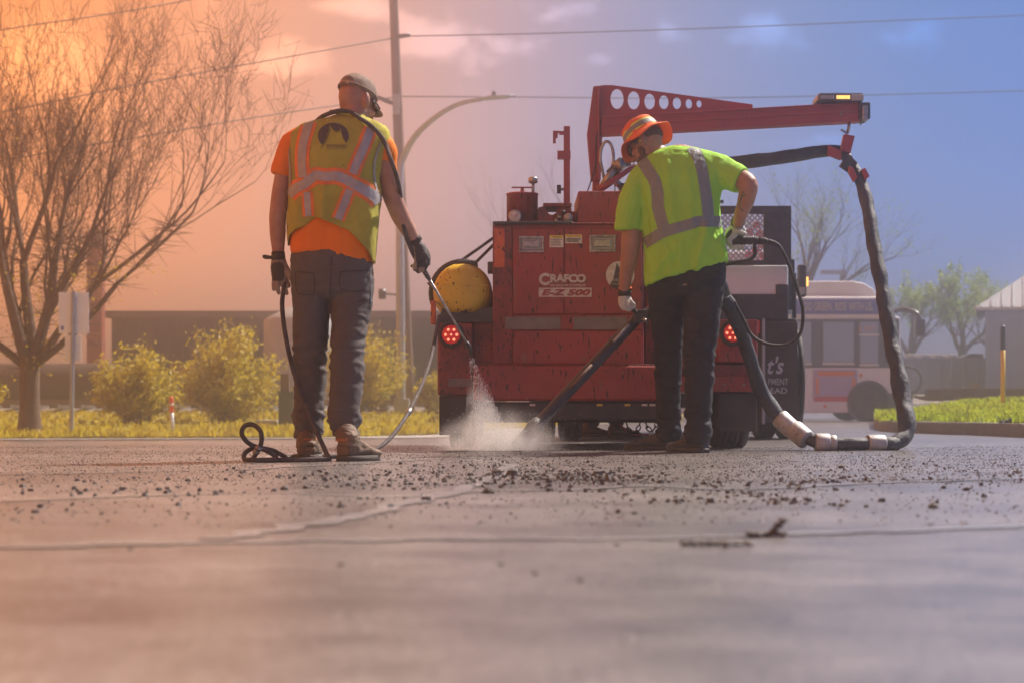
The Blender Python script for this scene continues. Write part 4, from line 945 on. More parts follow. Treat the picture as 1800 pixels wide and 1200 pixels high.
mb = MB(); mb.prism([P(946, 391, Y+.2), P(946, 365, Y+.2), P(957, 363, Y+.2), P(957, 361, Y+.2), P(961, 372, Y+.2), P(966, 377, Y+.2), P(972, 378, Y+.2), P(978, 374, Y+.2), P(981, 363, Y+.2), P(1003, 360, Y+.2), P(1005, 372, Y+.2), P(1014, 372, Y+.2), P(1014, 391, Y+.2)], .3); mb.build('pump_block', MAT['red_dirty'], M_, bevel=.004)
px_('pump_plate', 955, 357, 1005, 363, .18, .34, 'red_dirty', bev=.003); MB().ell(P(999, 383, Y+.15), (.03, .03, .028)).build('rag_wad', MAT['shed_roof'], M_, True)
for k, (x, y) in enumerate(((980, 378), (988, 370), (975, 384), (992, 378))): MB().tube([P(x, y, Y+.17), P(x+5, y+6, Y+.15)], .011, 8).build('fitting', MAT['black_metal'] if k % 2 else MAT['steel'], M_, True)
px_('control_cabinet', 1016, 336, 1128, 392, .12, .7, 'red', bev=.008)
# upright post with a hook bracket
px_('post', 991, 222, 1002, 360, .3, .037, 'red_clean', bev=.002)
MB().prism([P(972, 230, Y+.3), P(991, 231, Y+.3), P(991, 237, Y+.3), P(983, 237, Y+.3), P(983, 234, Y+.3), P(981, 234, Y+.3), P(980, 243, Y+.3), P(977, 243, Y+.3), P(977, 252, Y+.3), P(972, 252, Y+.3)], .02).build('hook_bracket', MAT['red_clean'], M_)
px_('collar', 980, 265, 1003, 279, .29, .06, 'red_clean', bev=.002)
MB().tube([P(979, 333, Y+.32), P(986, 333, Y+.32)], .027, 14).build('clamp_knob', MAT['black_rubber'], M_, True); MB().tube([P(986, 333, Y+.32), P(992, 333, Y+.32)], .009, 8).build('knob_stem', MAT['steel'], M_)
# crane boom
YB = 11.55
def plate(name, outer, holes, Yp, depth, m, par):
    c = bpy.data.curves.new(name, 'CURVE'); c.dimensions = '2D'; c.fill_mode = 'BOTH'; c.extrude = depth/2
    def spl(pts):
        sp = c.splines.new('POLY'); sp.points.add(len(pts)-1); sp.use_cyclic_u = True
        for p, (x, z) in zip(sp.points, pts): p.co = (x, z, 0, 1)
    w = lambda px, py: (P(px, py, Yp).x, P(px, py, Yp).z)
    spl([w(*p) for p in outer])
    for cx, cy, rx, ry in holes: spl([w(cx+rx*math.cos(k*.2618), cy+ry*math.sin(k*.2618)) for k in range(24)])
    o = bpy.data.objects.new('t', c); COL.objects.link(o); dg = bpy.context.evaluated_depsgraph_get(); dg.update()
    me = bpy.data.meshes.new_from_object(o.evaluated_get(dg)); bpy.data.objects.remove(o)
    for v in me.vertices: v.co = Vector((v.co.x, Yp+depth/2-v.co.z, v.co.y))
    return link(name, me, m, par)
boom_l = 'boom'
MB().prism([P(1043, 152, YB), P(1062, 150, YB), P(1060, 206, YB), P(1056, 318, YB), P(1039, 318, YB), P(1032, 236, YB)], .07).build('mast', MAT['red_clean'], M_, bevel=.004)
px_('mast_flange', 1051, 152, 1054, 316, .6, .05, 'red_clean'); px_('mast_base', 1042, 318, 1054, 340, .66, .1, 'red_clean')
plate('gusset_plate', [(1060, 150), (1076, 150), (1323, 184), (1323, 193), (1060, 212)], [(1084.7, 174.3, 11.5, 17.7), (1114, 176.7, 10.5, 16), (1142, 178.7, 9.3, 14), (1167, 180, 8.3, 12.3), (1190, 181.7, 7.3, 10.5), (1211, 182.7, 5.7, 8.5), (1229, 183, 4.5, 6.5)], YB, .016, MAT['red_clean'], M_)
def bquad(n, pts, y0, dp, m, par=None): return MB().prism([P(x, y, y0) for x, y in pts], dp).build(n, MAT[m], par or M_, bevel=.003)
arm = bquad('boom_arm', [(1058, 206), (1512, 181), (1512, 213), (1058, 237)], YB-.05, .12, 'red_clean')
bquad('boom_rail', [(1058, 219.5), (1512, 193), (1512, 197), (1058, 223)], YB-.058, .01, 'red', arm)
bquad('boom_lip', [(1058, 205), (1512, 179.5), (1512, 182), (1058, 208)], YB-.062, .14, 'red_clean', arm)
for x in (1107, 1160, 1215, 1265, 1330, 1385, 1440):
    yy = 212-(x-1060)*.0575; bquad('slot', [(x, yy), (x+34, yy-2), (x+34, yy-1), (x, yy+1)], YB-.0535, .004, 'red_dirty', arm)
MB().ell(P(1478, 202, YB-.06), (.008, .006, .010)).build('boom_bolt', MAT['steel'], arm, True)
px_('end_cap', 1511, 180, 1530, 209, .55, .2, 'black_metal', bev=.006); px_('end_block', 1516, 186, 1526, 212, .53, .05, 'steel'); MB().tube([P(1513, 212, YB), P(1513, 221, YB)], .006, 6).build('end_pin', MAT['steel'], M_)
px_('bracing_gap', 1056, 232, 1130, 238, .66, .06, 'red_clean', bev=.002)
lb = MB().pbox(1438, 165, 1519, 178, YB-.12, .22).build('light_bar', MAT['lens_dark'], M_, bevel=.012)
MB().pbox(1440, 163.5, 1517, 166, YB-.10, .18).build('light_bar_cover', MAT['steel'], lb, bevel=.004); MB().pbox(1497, 166, 1518, 177, YB-.125, .05).build('clear_lens', MAT['silo_metal'], lb, bevel=.003)
for k in range(6): MB().pbox(1471+k*4, 168, 1474+k*4, 174, YB-.128, .01).build('amber_led', MAT['led_amber'], lb)
for k in range(6): MB().pbox(1443+k*4, 168, 1446+k*4, 174, YB-.128, .01).build('dark_led', MAT['galvanised'], lb)
for x in (1450, 1482, 1508): MB().pbox(x, 178, x+3, 182, YB-.03, .04).build('light_bar_foot', MAT['steel'], lb)
MB().tube([P(1494, 212, YB), P(1490, 234, YB)], .010, 8).build('hanger_rod', MAT['steel'], M_, True); MB().beam(P(1478, 228, YB), P(1491, 236, YB), .012).build('hanger_clip', MAT['steel'], M_)
# hydraulic loop hose, fittings and cable at the mast foot
loop = [P(1067+11.5*math.cos(a), 277-28*math.sin(a), YB-.15) for a in [(-100+300*k/20)*math.pi/180 for k in range(21)]]
MB().tube(catmull([P(1078, 318, YB-.15)]+loop[4:]+[P(1062, 314, YB-.15)], 3), .0095, 8).build('hydraulic_hose', MAT['steel'], M_, True)
MB().tube([P(1056, 331, YB-.2), P(1070, 310, YB-.2), P(1082, 297, YB-.2)], [.022, .02, .017], 12).build('swivel_fitting', MAT['steel'], M_, True)
MB().tube([P(1072, 308, YB-.17), P(1090, 290, YB-.17), P(1105, 282, YB-.17)], .034, 12).build('hose_end', MAT['dark_fabric_wrap'], M_, True)
MB().tube([P(1082, 296, YB-.19), P(1096, 285, YB-.19)], .038, 12).build('hose_collar', MAT['steel'], M_, True)
MB().tube([P(1050, 334, YB-.24), P(1064, 328, YB-.24), P(1118, 290, YB-.24)], [.026, .02, .016], 10).build('strut_arm', MAT['red_clean'], M_, True)
MB().tube([P(1080, 318, YB-.1), P(1092, 328, YB-.1)], .022, 10).build('elbow_fitting', MAT['steel'], M_, True)
px_('valve_box', 1090, 322, 1126, 336, .5, .2, 'black_metal'); px_('cable_stub', 1080, 325, 1082, 336, .4, .006, 'wire', bev=0)
MB().tube(catmull([P(1056, 214, YB-.02), P(1048, 245, YB-.02), P(1047, 290, YB-.02), P(1039, 318, YB-.05), P(1033, 336, YB-.1)], 6), .0045, 6).build('cable', MAT['wire'], M_, True)
# safety chains and air line under the bar
def chain(lab, pts, Yc):
    t = thing('safety_chain', lab, 'chain', P(*pts[0], Yc)); ps = catmull([P(x, y, Yc) for x, y in pts], 6)
    i = 0; d = 0; last = ps[0]
    for k, p in enumerate(ps):
        if k and (p-last).length < .030: continue
        nx = ps[min(k+1, len(ps)-1)]; dr = (nx-p) if k < len(ps)-1 else (p-ps[k-1]); dr.normalize()
        s_ = Vector((0, 1, 0)) if i % 2 else dr.cross(Vector((0, 1, 0))).normalized()
        MB().tube([p+dr*.022*math.cos(a)+s_*.012*math.sin(a) for a in [q*.785 for q in range(8)]], .0045, 5, closed=True).build('link', MAT['black_metal'], t, True)
        last = p; i += 1
chain('rusty safety chain, left of the two loops under the machine', [(1100, 736), (1104, 752), (1112, 760), (1122, 752), (1126, 737)], 11.3)
chain('rusty safety chain, right of the two loops under the machine', [(1134, 736), (1138, 750), (1146, 756), (1153, 748), (1156, 737)], 11.3)
MB().tube(catmull([P(1085, 738, 11.6), P(1096, 752, 11.6), P(1110, 762, 11.6), P(1140, 764, 11.6)], 6), .006, 6).build('air_line', MAT['ad_red'], M_, True)
# ---- insulated hose hanging from the boom
t = thing('insulated_hose', 'thick black wrapped sealant hose hanging from the boom down to the road', 'hose', P(1490, 790, 10.7))
def wrap(pts, rad, n=10, seed=0, amp=.10):
    ps = catmull([P(*p) for p in pts], n); k = len(ps); mb = MB()
    rs = [interp(rad, i/(k-1)) if isinstance(rad, list) else rad for i in range(k)]
    mb.tube(ps, rs, 16); 
    for i, v in enumerate(mb.v):
        v = Vector(v); c = ps[min(i//16, k-1)]; d = v-c
        q = 1+amp*noise.noise(v*9+Vector((seed, 0, 0)))*2+amp*.7*noise.noise(Vector((v.x*26, v.y*26, v.z*9)))
        mb.v[i] = tuple(c+d*q)
    return mb
up_ = [(1120, 300, 11.6), (1200, 288, 11.5), (1300, 286, 11.4), (1380, 276, 11.4), (1440, 267, 11.45), (1476, 265, 11.5), (1492, 280, 11.45)]
wrap(up_, [(0, .036), (.4, .043), (.8, .036), (1, .028)], seed=1, amp=.06).build('upper_wrap', MAT['dark_fabric_wrap'], t, True)
dn = [(1490, 282, 11.45), (1504, 300, 11.4), (1522, 350, 11.3), (1535, 420, 11.15), (1551, 510, 11.0), (1570, 610, 10.85), (1585, 690, 10.7), (1592, 740, 10.6), (1590, 766, 10.55), (1572, 779, 10.5)]
wrap(dn, [(0, .030), (.2, .040), (.55, .046), (.8, .052), (1, .042)], 14, seed=2, amp=.13).build('hanging_wrap', MAT['dark_fabric_wrap'], t, True)
lo = [(1576, 779, 10.5), (1545, 779, 10.45), (1500, 779, 10.42), (1455, 778, 10.42), (1425, 772, 10.45), (1402, 760, 10.5), (1370, 733, 10.55), (1338, 685, 10.55), (1318, 630, 10.5), (1303, 585, 10.4), (1285, 545, 10.3), (1272, 524, 10.25)]
wrap(lo, [(0, .040), (.25, .038), (.45, .036), (.6, .045), (1, .042)], 14, seed=5, amp=.10).build('lower_wrap', MAT['dark_fabric_wrap'], t, True)
def cuff(a, b, r, m='cuff_metal'): MB().tube([P(*a), P(*a).lerp(P(*b), .08), P(*a).lerp(P(*b), .92), P(*b)], [r*.93, r, r, r*.93], 20).build('cuff', MAT[m], t, True)
cuff((1369, 733, 10.54), (1394, 756, 10.5), .056); cuff((1394, 753, 10.5), (1418, 773, 10.44), .059); cuff((1433, 777, 10.42), (1458, 778, 10.42), .054); cuff((1458, 778, 10.42), (1470, 778, 10.42), .045); cuff((1524, 778, 10.44), (1555, 778, 10.46), .048)
# red saddle clamps where the hose leaves the boom
cl = thing('hose_saddle', 'red steel hose saddle hanging under the boom tip', 'bracket', P(1490, 250, YB-.05))
def slab(n, pts, y0, dp, m, par): return MB().prism([P(x, y, y0) for x, y in pts], dp).build(n, MAT[m], par, bevel=.003)
slab('saddle_plate', [(1484, 236), (1503, 239), (1495, 270), (1478, 264)], 11.38, .05, 'red_clean', cl)
slab('saddle_plate', [(1457, 255), (1480, 266), (1479, 281), (1456, 272)], 11.36, .05, 'red_clean', cl)
slab('saddle_plate', [(1493, 292), (1500, 295), (1507, 312), (1502, 320), (1493, 303)], 11.30, .05, 'red_clean', cl)
slab('saddle_plate', [(1515, 298), (1521, 295), (1529, 310), (1521, 317)], 11.32, .08, 'red_clean', cl)
slab('saddle_strap', [(1478, 268), (1494, 272), (1508, 287), (1493, 302), (1477, 291), (1483, 282)], 11.355, .06, 'black_metal', cl)
# ---- tow truck beyond the machine
Y2 = 14.6; T_ = thing('work_truck', 'white and black work truck with an arrow board and black lettered mud flap', 'truck', P(1250, 772, Y2))
def q_(n, x0, y0, x1, y1, dy, dp, m, par=None, bev=.01, **k): return MB().pbox(x0, y0, x1, y1, Y2+dy, dp).build(n, MAT[m], par or T_, bevel=bev, **k)
q_('bed', 960, 560, 1400, 690, 0, 3.2, 'black_metal'); q_('tailgate', 1180, 466, 1386, 562, .0, 2.6, 'white_paint', bev=.02); q_('cab', 1150, 440, 1368, 560, 3.4, 1.6, 'white_paint', bev=.08)
q_('tail_panel', 1180, 517, 1386, 562, -.02, .03, 'black_metal'); q_('tail_notch', 1364, 500, 1386, 520, -.015, .03, 'black_metal')
q_('chassis', 990, 690, 1395, 715, .2, 5, 'black_metal')
bd = MB()
for a in ((1200, 362, 1391, 376), (1200, 376, 1262, 466), (1343, 376, 1391, 466), (1262, 458, 1343, 466)): bd.pbox(*a, Y2-.1, .05)
ab = bd.build('arrow_board', MAT['black_metal'], T_, bevel=.004)
mb = MB()
for k in range(-9, 17):
    x0 = 1262+k*9.5
    for s_ in (1, -1):
        a = (x0 if s_ == 1 else x0+82, 376); b = (a[0]+s_*82, 458)
        t0, t1 = 0, 1
        dx = b[0]-a[0]
        ts = sorted(((1262-a[0])/dx, (1343-a[0])/dx)); t0, t1 = max(0, ts[0]), min(1, ts[1])
        if t1-t0 > .03:
            f = lambda t_: P(a[0]+dx*t_, a[1]+82*t_, Y2-.08+.004*s_); mb.beam(f(t0), f(t1), .012)
mb.build('mesh_screen', MAT['galvanised'], ab, kind='stuff')
for k, (cx, cy) in enumerate(((1330, 396), (1318, 408), (1336, 412), (1326, 424), (1312, 422), (1338, 430), (1328, 440), (1316, 448), (1340, 450))):
    MB().lathe(P(cx, cy, Y2+.12), (0, -1, 0), [(0, 0), (.034, 0), (.030, .03), (0, .035)], 14).build('warning_lamp', MAT['ad_red'], ab, True)
px0 = q_('panel_joint', 1372, 366, 1373.5, 464, -.105, .01, 'print_dark', ab, bev=0)
MB().pbox(1262, 352, 1272, 357, Y2-.1, .06).build('camera_box', MAT['black_metal'], ab)
for x0, x1, y0, y1 in ((1372, 1384, 452, 545), (1386, 1397, 456, 545), (1392, 1400, 480, 560)): q_('stake_post', x0, y0, x1, y1, .3, .06, 'black_metal', bev=.006)
mi = q_('mirror', 1403, 465, 1418, 522, 3.3, .1, 'black_metal', bev=.02); q_('mirror_arm', 1368, 490, 1404, 496, 3.35, .05, 'black_metal'); q_('turn_lamp', 1418, 487, 1421, 503, 3.32, .06, 'led_amber', mi, bev=0); q_('mirror_glass', 1405, 505, 1415, 518, 3.295, .01, 'silo_metal', mi, bev=0)
fp = q_('mud_flap', 1336, 566, 1402, 742, -.06, .02, 'mud_flap', bev=.004); q_('flap_frame', 1340, 560, 1345, 745, -.075, .02, 'galvanised', bev=.002)
text_flat('lettering', "t's", 1349, 626, 1378, 657, Y2-.068, MAT['shed_roof'], fp, bold=.02, shear=.3); text_flat('lettering', 'PMENT', 1350, 665, 1386, 676, Y2-.068, MAT['shed_roof'], fp, bold=.01); text_flat('lettering', 'EAD', 1354, 681, 1384, 691, Y2-.068, MAT['shed_roof'], fp, bold=.02)
fp2 = q_('mud_flap', 930, 640, 1026, 735, -.06, .02, 'mud_flap', bev=.004)
def wheel2(a, b, Yw): wheel(a, b, 772, Yw, .46, par=T_)
wheel2(940, 978, Y2); wheel2(984, 1026, Y2); wheel2(1338, 1374, Y2); wheel2(1380, 1418, Y2); wheel2(985, 1020, Y2+3.6); wheel2(1335, 1370, Y2+3.6)
q_('side_lamp', 1320, 563, 1336, 586, -.05, .05, 'ad_red', bev=.004)
# ------------------------------------------------------------------ people
def frame(f, u):
    f = Vector(f).normalized(); u = Vector(u); u = (u-f*u.dot(f)).normalized(); r = f.cross(u)
    return Matrix((r, f, u)).transposed()
def sgnpow(v, p): return math.copysign(abs(v)**p, v)
def rowat(rows, py):
    if py <= rows[0][0]: return rows[0][1:]
    for a, b in zip(rows, rows[1:]):
        if py <= b[0]:
            t = (py-a[0])/(b[0]-a[0]); return tuple(p+(q-p)*t for p, q in zip(a[1:], b[1:]))
    return rows[-1][1:]
def garment(mb, rows, top, hem, Y, grow=0.0, n=72, k=46, ex=2.5, front_hem=None, cap=True):
    """closed garment; rows: (picture row, left, right, half depth, distance offset). hem(px): picture row where the back ends"""
    s = Y/F; rings = []
    for i in range(k+1):
        ring = []
        for j in range(n):
            a = 2*math.pi*j/n; c, sn = math.cos(a), math.sin(a)
            xl, xr, d, dy = rowat(rows, rows[-1][0]-10); pxb = (xl+xr)/2+(xr-xl)/2*sgnpow(c, 2/ex)
            h = hem(pxb) if sn < .25 or front_hem is None else hem(pxb)*(1-smooth(.25, .6, sn))+front_hem*smooth(.25, .6, sn)
            t = i/k; t = t**1.25; py = top+(h-top)*t
            xl, xr, d, dy = rowat(rows, py); cx = (xl+xr)/2; hw = (xr-xl)/2
            px = cx+hw*sgnpow(c, 2/ex)
            p = P(px, py, Y); p.x += c*grow; p.y += dy+(d+grow)*sgnpow(sn, 2/ex); ring.append(p)
        rings.append(ring)
    mb.loft(rings, cap); return mb
def rowloft(mb, rows, Y, n=28, ex=2.2):
    s = Y/F; rings = []
    for py, xl, xr, d, dy in rows:
        a, b = P(xl, py, Y+dy), P(xr, py, Y+dy); c = (a+b)/2; hw = (b.x-a.x)/2
        rings.append([c+Vector((hw*sgnpow(math.cos(2*math.pi*j/n), 2/ex), d*sgnpow(math.sin(2*math.pi*j/n), 2/ex), 0)) for j in range(n)])
    mb.loft(rings)
def limb(mb, pts, n=16, rc=True):
    """(px, py, Y, radius in px)"""
    ps = catmull([P(p[0], p[1], p[2]) for p in pts], 5); k = len(ps)
    rr = [p[3]*p[2]/F for p in pts]; rs = []
    for i in range(k):
        t = i/(k-1)*(len(pts)-1); a = min(int(t), len(pts)-2); rs.append(rr[a]+(rr[a+1]-rr[a])*smooth(0, 1, t-a))
    mb.tube(ps, rs, n, round_cap=rc)
def head(mb, c, M, s=1.0):
    L = lambda x, y, z: Vector(c)+M@Vector((x, y, z))*s
    def e(x, y, z, rx, ry, rz, rot=None): mb.ell(L(x, y, z), (rx*s, ry*s, rz*s), M if rot is None else M@rot, 20, 14)
    e(0, -.012, .022, .076, .094, .094); e(0, .022, -.03, .064, .070, .085); e(0, .045, -.078, .046, .048, .038)
    e(0, .078, -.098, .024, .022, .018)                                      # chin
    e(0, .088, .018, .052, .016, .014)                                      # brow
    mb.tube([L(0, .092, .012), L(0, .108, -.018), L(0, .112, -.030)], [.009*s, .012*s, .014*s], 10, round_cap=True)   # nose
    e(.012, .100, -.032, .009, .010, .007); e(-.012, .100, -.032, .009, .010, .007)
    e(0, .090, -.058, .024, .012, .006); e(0, .088, -.070, .021, .012, .007)  # lips
    for q in (-1, 1):
        e(q*.040, .072, -.022, .022, .022, .018)                             # cheek
        rot = Matrix.Rotation(q*R(-22), 3, 'Z')@Matrix.Rotation(R(12), 3, 'X')
        e(q*.083, -.014, -.004, .008, .021, .036, rot); e(q*.089, -.022, .004, .007, .015, .027, rot); e(q*.081, -.006, -.030, .008, .011, .014, rot)
    for q in (-1, 1): e(q*.031, .082, .003, .013, .010, .009)
def hand(fingers, palm, voxel=.0042):
    mb = MB()
    for pts, r in palm: mb.tube([P(*p) for p in pts], r, 12, round_cap=True)
    for pts, r in fingers:
        ps = [P(*p) for p in pts]; ps = catmull(ps, 4); r = r*1.12; mb.tube(ps, [r*(1.06-.28*i/(len(ps)-1)) for i in range(len(ps))], 10, round_cap=True)
    return remesh(mb, voxel, 3, .5)
def cloth_noise(amp, sx, sy, sz, seed, mask=None):
    def fn(co, n):
        m = mask(co) if mask else 1
        if m <= 0: return 0
        p = Vector((co.x*sx+seed, co.y*sy, co.z*sz)); w = Vector((noise.noise(p*.7), noise.noise(p*.7+Vector((9, 0, 0))), 0))
        a = noise.noise(p+w*.8); b = noise.noise(p*2.3+w)
        return amp*m*((1-abs(a)*2.2)*.8+b*.4-.3)
    return fn
def pyof(co): return HOR-(co.z-EYE)*F/co.y
def pxof(co): return 900+co.x*F/co.y
def boot(name, heel, dr, L, wd, hgt, m, par, shaft, sole='boot_sole'):
    """heel: ground point, dr: toe direction"""
    d = Vector(dr).normalized(); w = Vector((-d.y, d.x, 0)); h = Vector(heel); Z = Vector((0, 0, 1))
    up = [(-.0, .60, .085), (.08, .80, .10), (.25, .86, .105), (.40, .88, .098), (.55, .96, .078), (.70, 1.04, .062), (.85, .98, .054), (.95, .74, .046), (1.0, .36, .034)]
    mb = MB(); rings = []
    for t, ww, hh in up:
        c = h+d*(L*t); rings.append([c+w*(wd/2*ww*sgnpow(math.cos(a), .8))+Z*(.018+(hh-.018)*(.5+.5*sgnpow(math.sin(a), .75))) for a in [k*math.pi/10 for k in range(20)]])
    mb.loft(rings)
    mb.tube([h+d*(L*.20)+Z*.06, h+d*(L*.19)+Z*hgt*.6, Vector(shaft)], [wd*.47, wd*.43, wd*.46], 18)
    me = remesh(mb, .005, 4); displace(me, cloth_noise(.004, 22, 22, 40, 3))
    b = link(name, me, MAT[m], par, True)
    mb = MB(); rs = []
    for z, g in ((0, 1.0), (.026, 1.04)):
        rs.append([h+d*(L*(.49+.53*math.cos(a)))+w*(wd/2*1.08*sgnpow(math.sin(a), .7)*(1-.12*math.cos(a*1)))*g+Z*z for a in [k*math.pi/14 for k in range(28)]])
    mb.loft(rs).build('sole', MAT[sole], b, True)
    return b
# =============================== first worker: orange shirt, yellow vest, back to the camera
Y1 = 8.55
p1 = thing('person', 'worker with back turned in stained yellow vest and orange shirt, holding a spray lance', 'person', Vector(((575-900)*Y1/F, Y1, 0)), 'road workers')
H1 = frame((.60, .66, -.36), (.06, .10, .95)); hc1 = P(627, 181, Y1+.06)
bd = MB(); head(bd, hc1, H1, .98)
limb(bd, [(616, 236, Y1+.02, 24), (621, 212, Y1+.03, 24), (626, 188, Y1+.05, 24)])
def in_rows(rows, k): return [(py, xl+k, xr-k, d-.012, dy) for py, xl, xr, d, dy in rows]
V1 = [(204, 584, 640, .070, .04), (209, 566, 652, .085, .035), (214, 545, 664, .095, .03), (221, 526, 674, .105, .03), (231, 514, 682, .112, .025), (244, 507, 684, .120, .02), (262, 507, 680, .130, .015), (285, 509, 671, .136, .01), (315, 510, 665, .140, .0), (350, 509, 667, .142, .0), (390, 508, 664, .146, .0), (430, 508, 660, .148, .0), (468, 508, 657, .148, .0)]
rowloft(bd, [(r_[0], r_[1]+8, r_[2]-8, r_[3]-.02, r_[4]) for r_ in V1], Y1)
L_ARM = [(530, 245, Y1+.02, 18), (512, 262, Y1+.01, 18), (497, 318, Y1, 16), (489, 372, Y1, 15.5), (488, 405, Y1+.01, 14.5), (489, 442, Y1+.01, 11)]
R_ARM = [(662, 252, Y1+.03, 18), (674, 275, Y1+.02, 18), (685, 330, Y1+.06, 17.5), (701, 374, Y1+.12, 16.5), (715, 400, Y1+.17, 14.5), (729, 424, Y1+.21, 10.5)]
limb(bd, L_ARM); limb(bd, R_ARM)
LG = [(500, 513, 584, .10, .0), (540, 515, 579, .098, 0), (575, 516, 577, .092, 0), (605, 515, 576, .085, -.01), (635, 516, 574, .080, 0), (665, 516, 573, .078, .01), (695, 517, 571, .074, .01), (718, 517, 569, .072, .01), (736, 514, 572, .078, .01), (752, 516, 569, .074, .01), (768, 519, 565, .068, .01)]
RG = [(500, 580, 657, .10, .0), (540, 582, 655, .098, -.02), (570, 583, 647, .092, -.05), (600, 582, 641, .085, -.08), (635, 581, 641, .080, -.11), (665, 581, 640, .078, -.13), (695, 579, 636, .074, -.15), (722, 577, 632, .072, -.16), (738, 575, 635, .078, -.16), (752, 577, 631, .074, -.16), (766, 583, 629, .068, -.16)]
inn = lambda rows, k: [(a, b+k, c-k, d-.02, e) for a, b, c, d, e in rows]
rowloft(bd, inn([(450, 510, 656, .13, 0), (480, 511, 657, .13, 0), (520, 513, 657, .12, 0)], 8), Y1); rowloft(bd, inn(LG, 9)[:-1], Y1); rowloft(bd, inn(RG, 9)[:-1], Y1)
link('body', remesh(bd, .0062, 3), MAT['skin'], p1, True)
# trousers
tr = MB(); rowloft(tr, [(440, 512, 655, .134, 0), (460, 511, 656, .136, 0), (490, 511, 657, .138, 0), (512, 512, 657, .125, 0), (526, 522, 648, .09, 0)], Y1); rowloft(tr, LG, Y1); rowloft(tr, RG, Y1)
me = remesh(tr, .0078, 4)
def m_leg(co):
    y = pyof(co); return .35+.75*smooth(560, 600, y)*(1-smooth(650, 690, y))+1.25*smooth(700, 735, y)
displace(me, cloth_noise(.0095, 6, 6, 19, 2, m_leg)); displace(me, cloth_noise(.004, 16, 16, 24, 7))
trous1 = link('trousers', me, MAT['charcoal_pants'], p1, True); tb = bvh_of(me) if False else None
me2 = trous1.data.copy(); me2.transform(Matrix.Translation(wloc(p1))); tb = bvh_of(me2)
def seam(line, w, off, m, n, par): return ribbon(tb, line, w, off, MB(), 2).build(n, MAT[m], par, True, fixn=False)
for ln in ([(520, 478), (552, 480)], [(520, 478), (521, 505), (527, 516), (549, 518), (553, 505), (552, 480)], [(598, 478), (645, 476)], [(598, 478), (600, 508), (640, 510), (646, 476)], [(583, 452), (582, 480), (580, 520)], [(648, 470), (651, 520), (648, 545)], [(630, 530), (650, 528), (650, 548)]):
    seam(ln, 1.3, .0022, 'black_pants', 'pocket_seam', trous1)
# shirt with sleeves
sh = MB()
hem_sh = lambda px: interp([(500, 449), (525, 446), (546, 444), (588, 449), (630, 459), (656, 466)], px)
garment(sh, in_rows(V1, 3), 206, hem_sh, Y1, 0, front_hem=452)
limb(sh, [(545, 240, Y1+.03, 24), (516, 256, Y1+.015, 24), (501, 288, Y1+.005, 21), (493, 309, Y1, 19.5)], rc=False); limb(sh, [(650, 246, Y1+.03, 25), (672, 262, Y1+.02, 25), (677, 292, Y1+.04, 20), (681, 321, Y1+.06, 19)], rc=False)
me = remesh(sh, .008, 4); displace(me, cloth_noise(.006, 14, 14, 7, 4))
shirt1 = link('shirt', me, MAT['orange_shirt'], p1, True)
me2 = me.copy(); me2.transform(Matrix.Translation(wloc(p1))); shb = bvh_of(me2)
# vest
vm = MB()
hem_v = lambda px: interp([(500, 436), (508, 432), (516, 416), (524, 409), (541, 402), (550, 393), (557, 388), (569, 391), (588, 399), (615, 411), (630, 426), (645, 443), (655, 464), (662, 455)], px)
garment(vm, V1, 203, hem_v, Y1, .007, n=120, k=80, front_hem=462, cap=False)
me = vm.mesh('vest')
def vest_fold(co, n):
    px, py = pxof(co), pyof(co); v = 0
    for cx, x2, w, a, y0 in ((570, 566, 9, .020, 285), (548, 545, 12, -.010, 300), (592, 605, 14, -.008, 300), (640, 650, 10, .008, 330), (525, 520, 8, .006, 330)):
        t = smooth(y0, 390, py); c = cx+(x2-cx)*t; v += a*t*math.exp(-((px-c)/w)**2)*(-1)
    return v if co.y < Y1 else 0
displace(me, vest_fold); displace(me, cloth_noise(.006, 12, 12, 6, 11)); displace(me, cloth_noise(.0022, 40, 40, 24, 5))
vest = link('vest', me, MAT['vest'], p1, True); so = vest.modifiers.new('thick', 'SOLIDIFY'); so.thickness = .003; so.offset = -1
me2 = vest.data.copy(); me2.transform(Matrix.Translation(wloc(p1))); vb = bvh_of(me2)
def both(px, py, off=.003):
    a, b = cast(vb, px, py, off), cast(shb, px, py, off)
    if a is None: return None
    return a
def strap(line, w, name='reflective_strip'):
    o = ribbon(vb, line, w, .0022, MB(), 6).build('contrast_strip', MAT['vest_orange'], vest, True, fixn=False)
    ribbon(vb, line, [(q, x*.56) for q, x in w] if isinstance(w, list) else w*.56, .0044, MB(), 6).build(name, MAT['reflective'], o, True, fixn=False)
strap([(545, 213), (534, 250), (531, 285), (533, 312)], 26)
strap([(652, 226), (641, 255), (628, 285), (620, 306)], 26)
strap([(508.5, 343), (520, 332), (534, 325), (547, 315), (557, 309), (570, 311), (590, 310), (604, 314), (625, 326), (645, 337), (660, 348), (666, 356)], [(0, 30), (.5, 29), (1, 34)])
strap([(540, 338), (541, 355), (542, 370), (543, 381)], 21)
strap([(615, 334), (606, 356), (599, 374), (594, 386)], 24)
# grey binding round hem and armholes
def edge_line(pts, name='binding', w=3.2, bv=None, off=.004):
    ribbon(bv or vb, pts, w, off, MB(), 2).build(name, MAT['grey_binding'], vest, True, fixn=False)
edge_line([(508, 430), (516, 414), (524, 407), (541, 400), (550, 391), (557, 386), (569, 389), (588, 397), (615, 409), (630, 424), (645, 441), (653, 457)])
edge_line([(506, 241), (508, 262), (510, 285), (511, 305), (511, 325)])
edge_line([(676, 243), (665, 262), (658, 285), (657, 310), (661, 332), (664, 342)])
def armhole(cx, cy, dirx, r, x):
    pass
